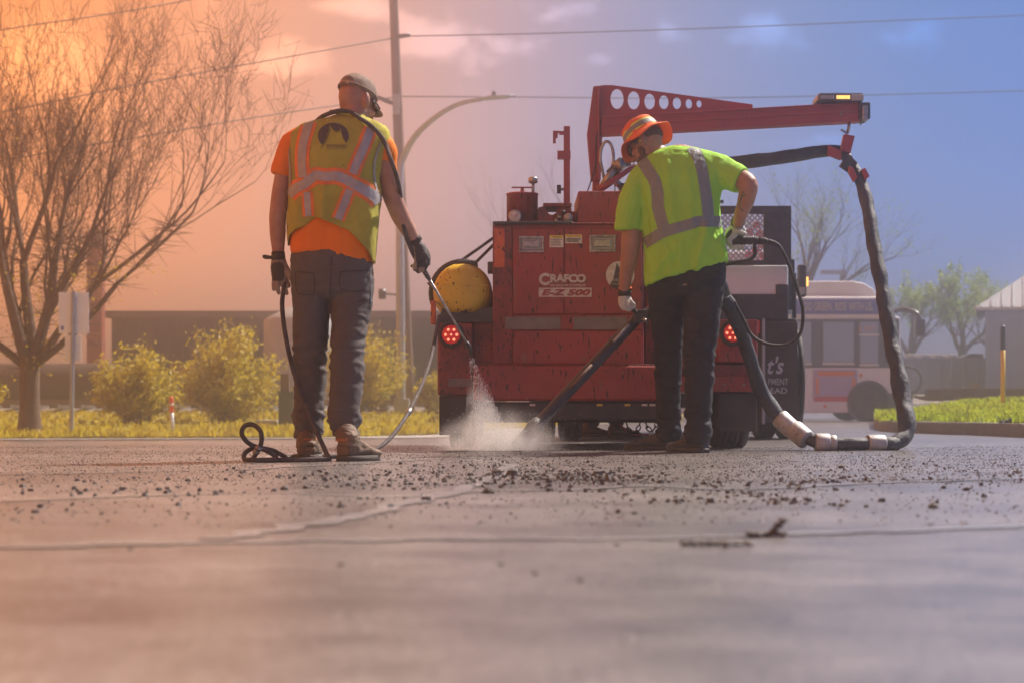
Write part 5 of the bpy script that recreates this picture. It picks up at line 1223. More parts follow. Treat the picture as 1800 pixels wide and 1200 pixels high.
# emblem and lettering on the back
tfv = tent_fn(586, 239.5, 27, 22.5); em = MB()
def emf(px, py):
    i, b = tfv(px, py); return i and not b and py < 258
decal(vb, emf, 557, 215, 615, 263, .6, .0028, em); em.build('emblem', MAT['print_dark'], vest, fixn=False)
ln = MB(); sc = lambda p: (586+27*(p[0]-1287)/139+1.6, 239.5+22.5*(p[1]-605)/139+1.4)
ribbon(vb, [sc(p) for p in TENT], .9, .0032, ln, 1); ln.build('emblem_outline', MAT['print_dark'], vest, fixn=False)
text_on('lettering', 'MOORHEAD', vb, (575, 260.5), (35, -.5), (0, -6), MAT['print_dark'], vest)
text_on('lettering', 'MINNESOTA', vb, (575, 263.5), (34, -.5), (0, -1.8), MAT['print_dark'], vest, spacing=1.4)
mb = MB(); mb.tube([P(657, 402, Y1-.02), P(661, 408, Y1-.03), P(661, 416, Y1-.03)], .006, 8); mb.build('strap_end', MAT['grey_binding'], vest)
# collar
mb = MB(); ring = [P(612+30*math.cos(a), 203+5*math.cos(a)*.9-2, Y1+.04+.085*math.sin(a)) for a in [k*math.pi/16 for k in range(32)]]
mb.tube(ring, .010, 8, closed=True); mb.build('collar', MAT['vest'], vest, True)
# cap: crown, strap and peak
C1 = lambda x, y, z: hc1+H1@Vector((x, y, z))
mb = MB(); rings = []
for i in range(13):
    a = (i/12)*R(86); z = .034+.092*math.sin(a); q = math.cos(a)**.62
    rings.append([C1(.083*q*math.cos(t), -.010+.103*q*math.sin(t), z+(.030*(1-i/12)*max(0, -math.sin(t))**1.2*.2)-.012*(1-i/12)*math.sin(t)*0) for t in [k*math.pi/20 for k in range(40)]])
mb.loft(rings); me = mb.mesh('cap'); displace(me, cloth_noise(.003, 20, 20, 20, 6))
cap = link('cap', me, MAT['cap_khaki'], p1, True)
mb = MB(); vs = []
for i in range(7):
    for j in range(17):
        a = R(-64+128*j/16); q = i/6
        x = math.sin(a)*(.080+.012*q); y = -.010+.098*math.cos(a)+q*.075*max(0, math.cos(a*1.25))
        z = .036-q*.022-.020*(math.sin(a)**2)*(.4+q)
        vs.append(C1(x, y, z))
mb.add(vs, [(i*17+j, i*17+j+1, (i+1)*17+j+1, (i+1)*17+j) for i in range(6) for j in range(16)])
pk = mb.build('peak', MAT['cap_khaki'], cap, True, fixn=False); so = pk.modifiers.new('t', 'SOLIDIFY'); so.thickness = .004
ar = [C1(.062*math.cos(t), -.112+.004, .045+.045*math.sin(t)) for t in [k*math.pi/12 for k in range(13)]]
mb = MB(); ring = [C1(.0845*math.cos(t), -.010+.1045*math.sin(t), .046) for t in [k*math.pi/24 for k in range(48)]]; mb.tube(ring, .0035, 6, closed=True); mb.build('sweat_band', MAT['cap_khaki'], cap, True)
mb = MB()
for t0 in range(6): mb.tube([C1(.0845*math.cos(t0*math.pi/3+.5)*math.cos(b_), -.010+.1045*math.sin(t0*math.pi/3+.5)*math.cos(b_), .038+.090*math.sin(b_)) for b_ in [k*R(86)/10 for k in range(11)]], .0013, 4)
mb.build('panel_seam', MAT['cap_khaki'], cap); MB().ell(C1(0, -.01, .128), (.007, .007, .004)).build('button', MAT['cap_khaki'], cap, True)
# opening over the strap at the back of the cap
mb = MB(); vs = []
def crown(t, z, off=.002):
    a = math.asin(max(0, min(1, (z-.034)/.092))); q = math.cos(a)**.62
    return C1((.083*q+off)*math.cos(t), -.010+(.103*q+off)*math.sin(t), z)
for i in range(6):
    for j in range(17):
        w_ = -1+j/8; vs.append(crown(R(-90)+R(40)*w_, .049+i/5*.036*math.sqrt(max(0, 1-w_*w_)), .0015))
mb.add(vs, [(i*17+j, i*17+j+1, (i+1)*17+j+1, (i+1)*17+j) for i in range(5) for j in range(16)]); mb.build('strap_opening', MAT['skin'], cap, True, fixn=False)
mb = MB(); mb.tube([crown(R(-90)+R(41)*(-1+j/8), .049+.037*math.sqrt(max(0, 1-(-1+j/8)**2)), .002) for j in range(17)], .002, 5); mb.build('opening_edge', MAT['cap_khaki'], cap, True)
mb = MB(); mb.loft([[crown(R(-90)+R(42)*(-1+j/8), z, .003) for j in range(17)] for z in (.034, .048)], cap=False); mb.f = [f for f in mb.f if max(f)-min(f) < 20]; mb.build('adjust_strap', MAT['cap_khaki'], cap, True, fixn=False)
MB().tube([crown(R(-70), .041, .003), crown(R(-70), .041, .006)], .007, 8).build('buckle', MAT['steel'], cap)
# sunglasses
gl = MB(); gl.tube([C1(.081, .010, .012), C1(.078, .060, .012), C1(.066, .092, .008)], .0035, 6); gl.tube([C1(-.081, .010, .012), C1(-.078, .060, .012), C1(-.066, .092, .008)], .0035, 6)
g_ = gl.build('sunglasses', MAT['sunglass'], p1, True)
for q in (-1, 1): MB().ell(C1(q*.036, .098, .002), (.033, .010, .020), H1@Matrix.Rotation(q*R(-22), 3, 'Z')).build('lens', MAT['sunglass'], g_, True)
# gloves
Yh = Y1+.01
fg = [([(482, 492, Yh-.01), (481, 500, Yh-.012), (481, 509, Yh-.01)], .0105), ([(488, 494, Yh-.012), (488, 505, Yh-.016), (490, 515, Yh-.012)], .0115), ([(495, 494, Yh-.005), (500, 506, Yh+.0), (504, 516, Yh-.006)], .0115), ([(500, 490, Yh+.006), (506, 498, Yh+.012), (508, 503, Yh-.004)], .011), ([(499, 464, Yh-.006), (507, 478, Yh-.016), (510, 490, Yh-.02)], .0125)]
pm = [([(487, 452, Yh), (488, 470, Yh), (489, 490, Yh)], [.027, .034, .029]), ([(494, 456, Yh), (497, 472, Yh), (497, 490, Yh)], [.022, .028, .024])]
g1 = link('glove', hand(fg, pm), MAT['glove_tan'], p1, True)
me2 = g1.data.copy(); me2.transform(Matrix.Translation(wloc(p1))); gb = bvh_of(me2)
pf = MB(); decal(gb, lambda x, y: ((x-488)/11.5)**4+((y-478)/16)**4 < 1, 475, 460, 502, 496, .9, .0022, pf); pf.build('palm_patch', MAT['glove_dark'], g1, fixn=False)
MB().tube([P(489, 443, Yh), P(489, 450, Yh), P(490, 457, Yh)], [.037, .039, .038], 20, flat=.85).build('cuff', MAT['glove_dark'], g1, True)
MB().loft([[P(x, y, Yh-.01+dy) for x, y, dy in ((x0, y0-h_, -.012), (x0, y0-h_, .012), (x0, y0+h_, .012), (x0, y0+h_, -.012))] for x0, y0, h_ in ((461.5, 451, 2.5), (466, 452, 4), (476, 453, 3), (484, 451, 4.5))]).build('strap_tab', MAT['glove_dark'], g1)
Yr = Y1+.22
fg = [([(748, 446, Yr), (752, 458, Yr-.004), (748, 470, Yr-.014), (742, 476, Yr-.02)], .0115), ([(743, 448, Yr-.014), (746, 461, Yr-.02), (741, 473, Yr-.026), (735, 478, Yr-.024)], .0118), ([(738, 449, Yr-.024), (739, 461, Yr-.034), (735, 472, Yr-.036), (729, 474, Yr-.03)], .0112), ([(733, 448, Yr-.03), (732, 459, Yr-.042), (729, 467, Yr-.042), (724, 468, Yr-.034)], .010), ([(742, 432, Yr+.02), (752, 448, Yr+.026), (753, 464, Yr+.016)], .0125)]
pm = [([(729, 425, Yr-.01), (736, 436, Yr-.01), (743, 450, Yr-.01)], [.027, .032, .029]), ([(727, 428, Yr-.012), (731, 440, Yr-.02), (736, 451, Yr-.022)], [.022, .027, .024])]
g2 = link('glove', hand(fg, pm), MAT['glove_dark'], p1, True)
me2 = g2.data.copy(); me2.transform(Matrix.Translation(wloc(p1))); gb = bvh_of(me2)
pf = MB(); decal(gb, lambda x, y: abs((x-727)-(y-452)*.1) < 4 and 432 < y < 474 or (abs(x-741) < 5 and 470 < y < 482), 718, 428, 750, 484, .9, .002, pf); pf.build('pale_panel', MAT['glove_tan'], g2, fixn=False)
MB().tube([P(720, 413, Yr-.02), P(727, 421, Yr-.01), P(732, 428, Yr-.008)], [.034, .037, .036], 18).build('cuff', MAT['glove_dark'], g2, True)
# boots
gy = lambda px, py: (P(px, py, EYE*F/(py-HOR)))
h_ = Vector(((541-900)*8.50/F, 8.46, 0)); lb_ = boot('boot', h_, (-.05, 1, 0), .30, .118, .16, 'tan_boot', p1, P(541, 762, 8.56))
h_ = Vector(((603-900)*8.25/F, 8.24, 0)); rb_ = boot('boot', h_, (.50, .86, 0), .262, .118, .16, 'tan_boot', p1, P(607, 760, 8.32))
for b_, x0, x1, yy in ((lb_, 532, 562, 774), (rb_, 588, 616, 775)):
    m2 = b_.data.copy(); m2.transform(Matrix.Translation(wloc(p1))); bb_ = bvh_of(m2)
    text_on('lettering', 'ARIAT', bb_, (x0+1, yy), (x1-x0-5, 0), (0, -5.5), MAT['boot_print'], b_, off=.003, bold=.03)
    pf = MB(); decal(bb_, lambda x, y: ((x-(x0+x1)/2)/13)**4+((y-791)/9)**4 < 1 and not ((x-(x0+x1)/2)/11.8)**4+((y-791)/7.8)**4 < 1, x0-2, 780, x1+4, 802, .7, .0025, pf)
    if pf.v: pf.build('heel_stitching', MAT['boot_sole'], b_, fixn=False)
# pressure hose and lance
hz = MB()
def on(px, py, off=.013): 
    c = cast(vb, px, py, off); return c
sp = [P(548, 226, 8.66), P(558, 212, 8.60), P(571, 203, 8.52), P(597, 195, 8.49)]+[on(x, y, .014) or P(x, y, 8.44) for x, y in ((618, 203), (632, 211), (648, 223), (663, 237), (674, 254))]+[P(684, 273, 8.44), P(692, 295, 8.44), P(699, 318, 8.50), P(704, 345, 8.62), P(707, 385, 8.66), P(714, 415, 8.69), P(727, 448, 8.735), P(741, 470, 8.755)]
hz.tube(catmull(sp, 8), .0105, 10, round_cap=True)
gp = [(772, 556, 10.8), (757, 630, 10.3), (735, 690, 9.7), (700, 752, 9.15), (660, 789, 8.85), (600, 801, 8.72), (545, 804, 8.66), (508, 804, 8.6), (480, 791, 8.45), (457, 786, 8.3), (437, 778, 8.2), (425, 762, 8.15), (430, 748, 8.15), (445, 746, 8.15), (458, 758, 8.12), (459, 778, 8.12), (450, 797, 8.14), (438, 811, 8.16), (429, 805, 8.2), (432, 794, 8.24), (447, 787, 8.28), (468, 791, 8.28), (486, 804, 8.28), (470, 809.5, 8.2), (446, 812, 8.12), (480, 811.5, 8.14), (530, 810.5, 8.17), (572, 809.5, 8.20), (579, 806, 8.24), (571, 790, 8.30), (546, 732, 8.38), (517, 655, 8.46), (502, 590, 8.5), (496, 540, 8.53), (498, 512, 8.55), (500, 490, 8.56)]
hz.tube([Vector((p.x, p.y, max(p.z, .012+road_z(p.x, p.y)))) for p in catmull([P(*p) for p in gp], 8)], .0108, 10, round_cap=True)
hs = hz.build('pressure_hose', MAT['hose_rubber'], None, True); tag(hs, 'thin black hose looped on the road and slung over one shoulder in the vest', 'hose')
for a, b in (((452, 790, 8.12), (457, 784, 8.12)), ((448, 797, 8.13), (452, 791, 8.13)), ((716, 727, 9.38), (721, 720, 9.42))): MB().tube([P(*a), P(*b)], .016, 10).build('coupling', MAT['steel'], hs, True)
la = thing('spray_lance', 'thin steel spray lance held by the worker in the vest', 'lance', P(786, 560, 9.0))
A, B = P(742, 470, 8.755), P(826, 612, 9.22)
MB().tube([A, A.lerp(B, .12)], [.013, .012], 10).build('grip', MAT['black_rubber'], la, True); MB().tube([A.lerp(B, .10), A.lerp(B, .93)], .0062, 8).build('pipe', MAT['steel'], la, True)
MB().tube([A.lerp(B, .08), A.lerp(B, .15)], [.011, .009], 10).build('fitting', MAT['black_metal'], la, True); MB().tube([A.lerp(B, .92), A.lerp(B, .97), B+Vector((.0, 0, -.0)), P(827, 624, 9.23)], [.009, .013, .010, .008], 10).build('nozzle', MAT['black_metal'], la, True)
# =============================== second worker: lime shirt, orange bucket hat
W2 = 9.95
p2 = thing('person', 'stooping worker in lime shirt and orange bucket hat, face in profile, holding a wand', 'person', Vector(((1195-900)*W2/F, W2, 0)), 'road workers')
H2 = frame((-.76, .30, -.58), (.22, .10, .95)); hc2 = P(1136, 254, W2+.10)
C2 = lambda x, y, z: hc2+H2@Vector((x, y, z))
bd = MB(); head(bd, hc2, H2, .98)
limb(bd, [(1176, 300, W2+.04, 24), (1156, 276, W2+.09, 22), (1142, 258, W2+.11, 21)])
V2 = [(256, 1176, 1212, .07, .08), (259, 1164, 1226, .085, .075), (264, 1152, 1246, .10, .07), (272, 1140, 1264, .11, .06), (284, 1130, 1276, .12, .05), (300, 1122, 1280, .13, .04), (320, 1118, 1272, .14, .03), (345, 1120, 1266, .145, .02), (375, 1127, 1265, .15, .01), (405, 1130, 1268, .15, .0), (435, 1132, 1274, .155, .0), (460, 1134, 1277, .155, .0), (505, 1136, 1278, .155, 0)]
rowloft(bd, [(r_[0], r_[1]+8, r_[2]-8, r_[3]-.02, r_[4]) for r_ in V2], W2)
limb(bd, [(1150, 300, W2+.04, 18), (1122, 330, W2+.02, 18), (1111, 385, W2, 17), (1109, 425, W2-.01, 17), (1106, 455, W2+.01, 15.5), (1101, 480, W2+.04, 12.5), (1098, 508, W2+.06, 10)])
limb(bd, [(1245, 292, W2+.03, 18), (1290, 310, W2-.02, 18), (1314, 324, W2-.07, 18), (1312, 350, W2-.05, 15.5), (1305, 370, W2-.03, 13), (1297, 392, W2-.01, 10)])
LG2 = [(486, 1136, 1212, .11, .0), (530, 1140, 1204, .105, .06), (580, 1146, 1200, .095, .16), (620, 1149, 1198, .088, .26), (660, 1151, 1197, .084, .34), (700, 1154, 1196, .080, .40), (735, 1155, 1196, .080, .45), (760, 1154, 1196, .082, .47), (775, 1156, 1194, .075, .47)]
RG2 = [(486, 1200, 1276, .11, .0), (530, 1202, 1270, .105, -.01), (580, 1202, 1264, .095, -.02), (620, 1201, 1257, .088, -.02), (660, 1202, 1255, .084, .0), (700, 1203, 1252, .080, .02), (735, 1204, 1250, .080, .03), (760, 1203, 1250, .082, .03), (779, 1206, 1246, .075, .03)]
rowloft(bd, inn([(450, 1138, 1276, .14, 0), (490, 1138, 1276, .14, 0), (520, 1140, 1270, .12, 0)], 8), W2); rowloft(bd, inn(LG2, 8)[:-1], W2); rowloft(bd, inn(RG2, 8)[:-1], W2)
body2 = link('body', remesh(bd, .0065, 3), MAT['skin_tan'], p2, True)
tr = MB(); rowloft(tr, [(445, 1140, 1272, .14, 0), (470, 1138, 1276, .145, 0), (500, 1138, 1276, .14, 0), (522, 1150, 1262, .10, 0)], W2); rowloft(tr, LG2, W2); rowloft(tr, RG2, W2)
me = remesh(tr, .0085, 4)
def m_leg2(co):
    y = pyof(co); return .4+.6*smooth(570, 610, y)*(1-smooth(660, 690, y))+1.2*smooth(700, 740, y)
displace(me, cloth_noise(.010, 6, 6, 18, 12, m_leg2)); displace(me, cloth_noise(.0045, 15, 15, 20, 9))
link('trousers', me, MAT['black_pants'], p2, True)
sh = MB(); hem2 = lambda px: interp([(1130, 504), (1137, 502), (1160, 494), (1183, 486), (1224, 473), (1250, 469), (1274, 460), (1280, 458)], px)
garment(sh, V2, 256, hem2, W2, .004, front_hem=490)
limb(sh, [(1158, 294, W2+.05, 26), (1134, 312, W2+.035, 26), (1113, 350, W2+.01, 24.5), (1106, 385, W2, 24.5), (1105, 405, W2, 25.5)], rc=False); limb(sh, [(1232, 292, W2+.05, 29), (1258, 298, W2+.02, 29), (1284, 309, W2-.01, 26), (1303, 318, W2-.04, 25)], rc=False)
me = remesh(sh, .008, 4)
def m_sh(co): y = pyof(co); return .5+.9*smooth(380, 450, y)
def fold2(co, n):
    if co.y > W2+.02: return 0
    px, py = pxof(co), pyof(co); v = 0
    for x0, y0, x1, y1, w, a in ((1225, 470, 1240, 400, 7, .012), (1150, 480, 1190, 430, 8, .008), (1128, 330, 1140, 420, 5, -.010), (1262, 320, 1258, 420, 6, -.008), (1175, 290, 1180, 380, 8, .005), (1210, 300, 1214, 390, 8, .005), (1256, 420, 1272, 450, 7, .010)):
        t = max(0, min(1, ((px-x0)*(x1-x0)+(py-y0)*(y1-y0))/((x1-x0)**2+(y1-y0)**2))); d = math.hypot(px-x0-t*(x1-x0), py-y0-t*(y1-y0))
        v += 1.5*a*math.exp(-(d/w)**2)
    return v
displace(me, fold2); displace(me, cloth_noise(.008, 11, 11, 5, 14, m_sh)); displace(me, cloth_noise(.003, 26, 26, 16, 8))
shirt2 = link('shirt', me, MAT['lime_shirt'], p2, True)
me2 = me.copy(); me2.transform(Matrix.Translation(wloc(p2))); sb = bvh_of(me2)
def rs(line, w): ribbon(sb, line, w, .0026, MB(), 6).build('reflective_strip', MAT['reflective_grey'], shirt2, True, fixn=False)
rs([(1127, 281), (1140, 300), (1152, 322), (1156, 345), (1157, 365), (1164, 392), (1168, 402)], 21)
rs([(1216, 258), (1226, 275), (1234, 300), (1239, 330), (1243, 360), (1245, 384)], 20)
rs([(1133, 428), (1150, 418), (1165, 409), (1190, 401), (1215, 394), (1226, 390), (1245, 390), (1268, 390)], 19)
text_on('lettering', 'CAT', sb, (1082, 391), (8, 0), (0, -3), MAT['print_dark'], shirt2) if False else None
# neckband
# bucket hat
mb = MB(); rings = []
hp = [(.030, .128), (.055, .128), (.074, .124), (.084, .116), (.090, .090), (.094, .060), (.098, .036), (.101, .026), (.116, .018), (.131, .004), (.144, -.010)]
for q, z in hp:
    ring = []
    for k in range(60):
        t = k*math.pi/30; b_ = max(0, (q-.100)/.052)
        wav = b_*(.018*math.sin(3*t+.6)+.010*math.sin(5*t+2))
        ring.append(C2(q*.92*math.cos(t), q*1.10*math.sin(t)-.008, z+.016+wav))
    rings.append(ring)
mb.loft(rings, cap=False); mb.add([r_ for r_ in rings[0]], [tuple(range(60))]); me = mb.mesh('hat'); displace(me, cloth_noise(.003, 18, 18, 18, 3))
hat = link('bucket_hat', me, MAT['hat_orange'], p2, True, fixn=False); so = hat.modifiers.new('t', 'SOLIDIFY'); so.thickness = .003
def hband(z0, z1, m, off):
    mb = MB(); rr_ = lambda z: interp([(.036, .098), (.060, .094), (.090, .090), (.116, .084)], z)+off
    mb.loft([[C2(rr_(z)*.92*math.cos(k*math.pi/30), rr_(z)*1.10*math.sin(k*math.pi/30)-.008, z+.016) for k in range(60)] for z in (z0, (z0+z1)/2, z1)], cap=False)
    return mb.build('hat_band', MAT[m], hat, True, fixn=False)
hband(.040, .092, 'hat_lime', .0028); hband(.050, .081, 'reflective_grey', .0046)
MB().tube([rings[-1][k] for k in range(60)], .0028, 5, closed=True).build('brim_edge', MAT['hat_orange'], hat, True)
# dark hair, beard, sunglasses, ear plug
mb = MB(); mb.ell(C2(0, -.034, .022), (.0785, .081, .058), H2, 22, 14)
for q in (-1, 1): mb.ell(C2(q*.066, .030, .022), (.0115, .014, .026), H2)
me = mb.mesh('hair'); displace(me, cloth_noise(.003, 60, 60, 60, 2)); link('hair', me, MAT['beard'], p2, True)
mb = MB(); mb.ell(C2(0, .044, -.080), (.0555, .056, .040), H2, 22, 14); mb.ell(C2(0, .078, -.097), (.029, .027, .023), H2)
for q in (-1, 1): mb.ell(C2(q*.057, .030, -.048), (.0105, .022, .032), H2)
me = remesh(mb, .0045, 3); displace(me, cloth_noise(.003, 90, 90, 90, 5)); link('beard', me, MAT['beard'], p2, True)
gl = MB()
for q in (-1, 1): gl.tube([C2(q*.080, -.004, .016), C2(q*.080, .050, .014), C2(q*.068, .086, .010)], .0035, 6)
g_ = gl.build('sunglasses', MAT['sunglass'], p2, True)
for q in (-1, 1): MB().ell(C2(q*.038, .092, .003), (.035, .013, .022), H2@Matrix.Rotation(q*R(-30), 3, 'Z')).build('lens', MAT['sunglass'], g_, True)
MB().ell(C2(-.087, .0, -.010), (.007, .006, .006), H2).build('ear_plug', MAT['hat_lime'], p2, True)
m2 = body2.data.copy(); m2.transform(Matrix.Translation(wloc(p2))); bb2 = bvh_of(m2)
tt = MB()
for ln_ in ([(1305, 340), (1302, 352), (1299, 362)], [(1302, 350), (1308, 343), (1312, 347)], [(1299, 362), (1303, 369), (1308, 371)], [(1305, 340), (1309, 336)]): ribbon(bb2, ln_, [(0, 1.4), (.6, 2.2), (1, 1.0)], .0012, tt, 1)
if tt.v: tt.build('tattoo', MAT['tattoo'], body2, fixn=False)
# gloves
Yg = W2+.02
fg = [([(x, 404, Yg), (x+1, 411, Yg+.034), (x+1, 426, Yg+.036), (x, 436, Yg+.012), (x, 433, Yg-.012)], .0118) for x in (1286, 1293, 1300, 1306.5)]
fg.append(([(1286, 404, Yg-.012), (1297, 407, Yg-.03), (1310, 411, Yg-.026)], .0125))
pm = [([(1297, 394, Yg), (1292, 404, Yg+.004), (1286, 414, Yg+.004)], [.026, .034, .030]), ([(1284, 408, Yg+.004), (1281, 420, Yg+.004), (1283, 430, Yg+.006)], [.028, .026, .016]), ([(1298, 398, Yg), (1304, 406, Yg+.010)], [.026, .024])]
g3 = link('glove', hand(fg, pm), MAT['glove_pale'], p2, True)
MB().tube([P(1300, 383, Yg-.02), P(1297, 390, Yg-.01), P(1295, 397, Yg)], [.036, .038, .036], 18).build('cuff', MAT['glove_dark'], g3, True)
m2 = g3.data.copy(); m2.transform(Matrix.Translation(wloc(p2))); gb = bvh_of(m2); pf = MB()
decal(gb, lambda x, y: ((x-1281-(412-y)*.55)/4)**2+((y-411)/8)**2 < 1, 1270, 400, 1296, 422, .9, .002, pf)
if pf.v: pf.build('knuckle_patch', MAT['glove_dark'], g3, fixn=False)
Yl = W2+.07
fg = [([(1091, 524, Yl-.01), (1091, 535, Yl-.028), (1097, 543, Yl-.030), (1104, 540, Yl-.02)], .0115), ([(1096, 526, Yl-.014), (1098, 538, Yl-.032), (1105, 545, Yl-.030), (1110, 541, Yl-.016)], .0118), ([(1102, 526, Yl-.012), (1105, 536, Yl-.03), (1111, 541, Yl-.026), (1115, 537, Yl-.012)], .0112), ([(1106, 524, Yl), (1110, 531, Yl-.022), (1115, 535, Yl-.018)], .0105), ([(1091, 520, Yl+.02), (1098, 533, Yl+.034), (1108, 539, Yl+.028)], .0125)]
pm = [([(1098, 510, Yl), (1098, 522, Yl), (1099, 530, Yl)], [.026, .033, .028])]
g4 = link('glove', hand(fg, pm), MAT['glove_pale'], p2, True)
MB().tube([P(1099, 507, Yl), P(1098, 513, Yl), P(1098, 521, Yl)], [.034, .037, .036], 18).build('cuff', MAT['glove_dark'], g4, True)
MB().tube([P(1099, 505, Yl), P(1099, 509, Yl)], .037, 18).build('cuff_trim', MAT['hat_orange'], g4, True)
h_ = Vector(((1188-900)*10.42/F, 10.40, 0)); boot('shoe', h_, (-.85, .30, 0), .30, .11, .15, 'dark_shoe', p2, P(1176, 770, 10.42), 'black_rubber')
h_ = Vector(((1238-900)*9.96/F, 9.94, 0)); boot('shoe', h_, (-.55, .80, 0), .30, .112, .15, 'dark_shoe', p2, P(1227, 774, 9.98), 'black_rubber')
# sealing wand
wd = thing('sealing_wand', 'long black hot sealant wand slanting down from the second worker to the road', 'wand', P(900, 800, 9.92))
A, B = Vector(((906-900)*9.9/F, 9.9, .028)), P(1120, 560, 10.16); C = P(1262, 488, 10.16)
MB().tube([A.lerp(B, .0), A.lerp(B, .12), A.lerp(B, .16), A.lerp(B, .2)], [.036, .040, .050, .036], 16).build('shoe_tip', MAT['mud_flap'], wd, True)
dpt = MB(); dpt.tube([A.lerp(B, q/20) for q in range(3, 21)]+[B.lerp(C, q/8) for q in range(1, 9)], .0325, 16); dpt.build('pipe', MAT['black_metal'], wd, True)
MB().tube([A.lerp(B, .44)+Vector((0, -.031, .010)), A.lerp(B, .62)+Vector((0, -.031, .010))], .010, 8).build('scorched_stripe', MAT['wood_pole'], wd, True); MB().tube([A.lerp(B, .80)+Vector((0, -.03, .012)), A.lerp(B, .93)+Vector((0, -.03, .012))], .009, 8).build('rating_strip', MAT['galvanised'], wd, True)
MB().tube([P(1104, 535, W2+.06), P(1114, 545, 10.06), P(1124, 556, 10.14)], .013, 10).build('side_handle', MAT['black_rubber'], wd, True); MB().box(P(1126, 556, 10.13), (.07, .09, .07)).build('handle_clamp', MAT['black_metal'], wd, bevel=.006); MB().tube([P(1130, 560, 10.08), P(1139, 567, 10.08)], .010, 8).build('clamp_bolt', MAT['steel'], wd, True)
MB().tube([P(1278, 422, Yg+.012), P(1300, 422.5, Yg+.012), P(1328, 423, Yg+.012), P(1332, 423.5, Yg+.012)], [.024, .022, .024, .022], 16).build('trigger_handle', MAT['black_rubber'], wd, True)
MB().tube(catmull([P(1325, 424, Yg+.012), P(1327, 440, Yg+.012), P(1326, 450, Yg+.012), P(1316, 457, Yg+.012), P(1295, 461, Yg+.02), P(1268, 468, Yg+.06), P(1255, 482, 10.14)], 6), .0105, 10).build('trigger_guard', MAT['black_rubber'], wd, True)
MB().tube([P(1331, 423.5, Yg+.012), P(1345, 424, Yg+.012), P(1352, 425.5, Yg+.012)], [.020, .019, .012], 14).build('cable_gland', MAT['black_rubber'], wd, True)
for x, y in ((1324, 416.5), (1324, 429), (1317, 453)): MB().ell(P(x, y, Yg-.012), (.005, .004, .005)).build('screw', MAT['steel'], wd, True)
cb = catmull([P(1350, 425, Yg+.012), P(1363, 429, Yg+.012), P(1374, 439, Yg+.015), P(1390, 474, Yg+.05), P(1402, 510, Yg+.1), P(1411, 545, Yg+.16), P(1407, 585, Yg+.22), P(1385, 605, Yg+.28), P(1350, 605, Yg+.3), P(1322, 590, Yg+.34), P(1306, 560, Yg+.32), P(1290, 530, Yg+.28)], 10)
MB().tube(cb, .0098, 10).build('cable', MAT['black_rubber'], wd, True)
for k in range(1, 15): MB().tube([cb[k], cb[k]+(cb[k+1]-cb[k]).normalized()*.006], .0165-.0003*k, 12).build('strain_rib', MAT['black_rubber'], wd, True)
for s_ in (0,): MB().tube([P(1262, 488, 10.16), P(1272, 520, 10.2)], .042, 14).build('hose_joint', MAT['black_metal'], wd, True)
# =============================== third person behind the machine
Y3 = 16.0; p3 = thing('person', 'person in blue jeans and brown boots walking behind the machine, only the lower legs showing', 'person', Vector(((1062-900)*Y3/F, Y3, 0)), 'road workers')
s3 = lambda m_: m_*F/Y3
bd = MB(); hc3 = Vector((p3.location.x+.06, Y3, 1.66)); head(bd, hc3, frame((1, .1, -.05), (0, 0, 1)))
X3 = p3.location.x
def q3(x, z, dy=0): return (900+(X3+x)*F/(Y3+dy), HOR-(z-EYE)*F/(Y3+dy), Y3+dy)
def limb3(mb, pts): limb(mb, [(*q3(x, z, dy), r_*F/(Y3+dy)) for x, z, dy, r_ in pts], 12)
limb3(bd, [(0, .95, 0, .13), (0, 1.15, 0, .13), (.01, 1.36, 0, .15), (.02, 1.45, 0, .08), (.04, 1.58, 0, .055)])
for s_, d in ((-1, .18), (1, -.16)): limb3(bd, [(0, 1.40, s_*.17, .055), (d*.6, 1.12, s_*.22, .045), (d*1.5+.05, .88, s_*.2, .034), (d*1.5+.09, .78, s_*.19, .036)])
LL = [[(0, .92, .09, .095), (-.05, .52, .09, .062), (-.10, .14, .09, .05)], [(0, .92, -.09, .095), (.07, .52, -.09, .062), (.10, .14, -.09, .05)]]
for l_ in LL: limb3(bd, l_)
link('body', remesh(bd, .012, 3), MAT['skin'], p3, True)
jn = MB(); limb3(jn, [(0, 1.02, 0, .14), (0, .90, 0, .15)])
for l_ in LL: limb3(jn, [(x, z, dy, r_+.022) for x, z, dy, r_ in l_])
me = remesh(jn, .012, 3); displace(me, cloth_noise(.008, 8, 8, 16, 3)); link('jeans', me, MAT['denim'], p3, True)
jk = MB(); limb3(jk, [(0, .98, 0, .145), (0, 1.2, 0, .15), (.01, 1.38, 0, .155)]); 
for s_, d in ((-1, .18), (1, -.16)): limb3(jk, [(0, 1.40, s_*.16, .07), (d*.5, 1.18, s_*.215, .06)])
link('shirt', remesh(jk, .012, 3), MAT['lime_shirt'], p3, True)
for x, dy in ((-.20, .09), (.03, -.09)): boot('boot', Vector((X3+x, Y3+dy, 0)), (1, .05, 0), .29, .11, .14, 'tan_boot', p3, Vector((X3+x+.07, Y3+dy, .15)))
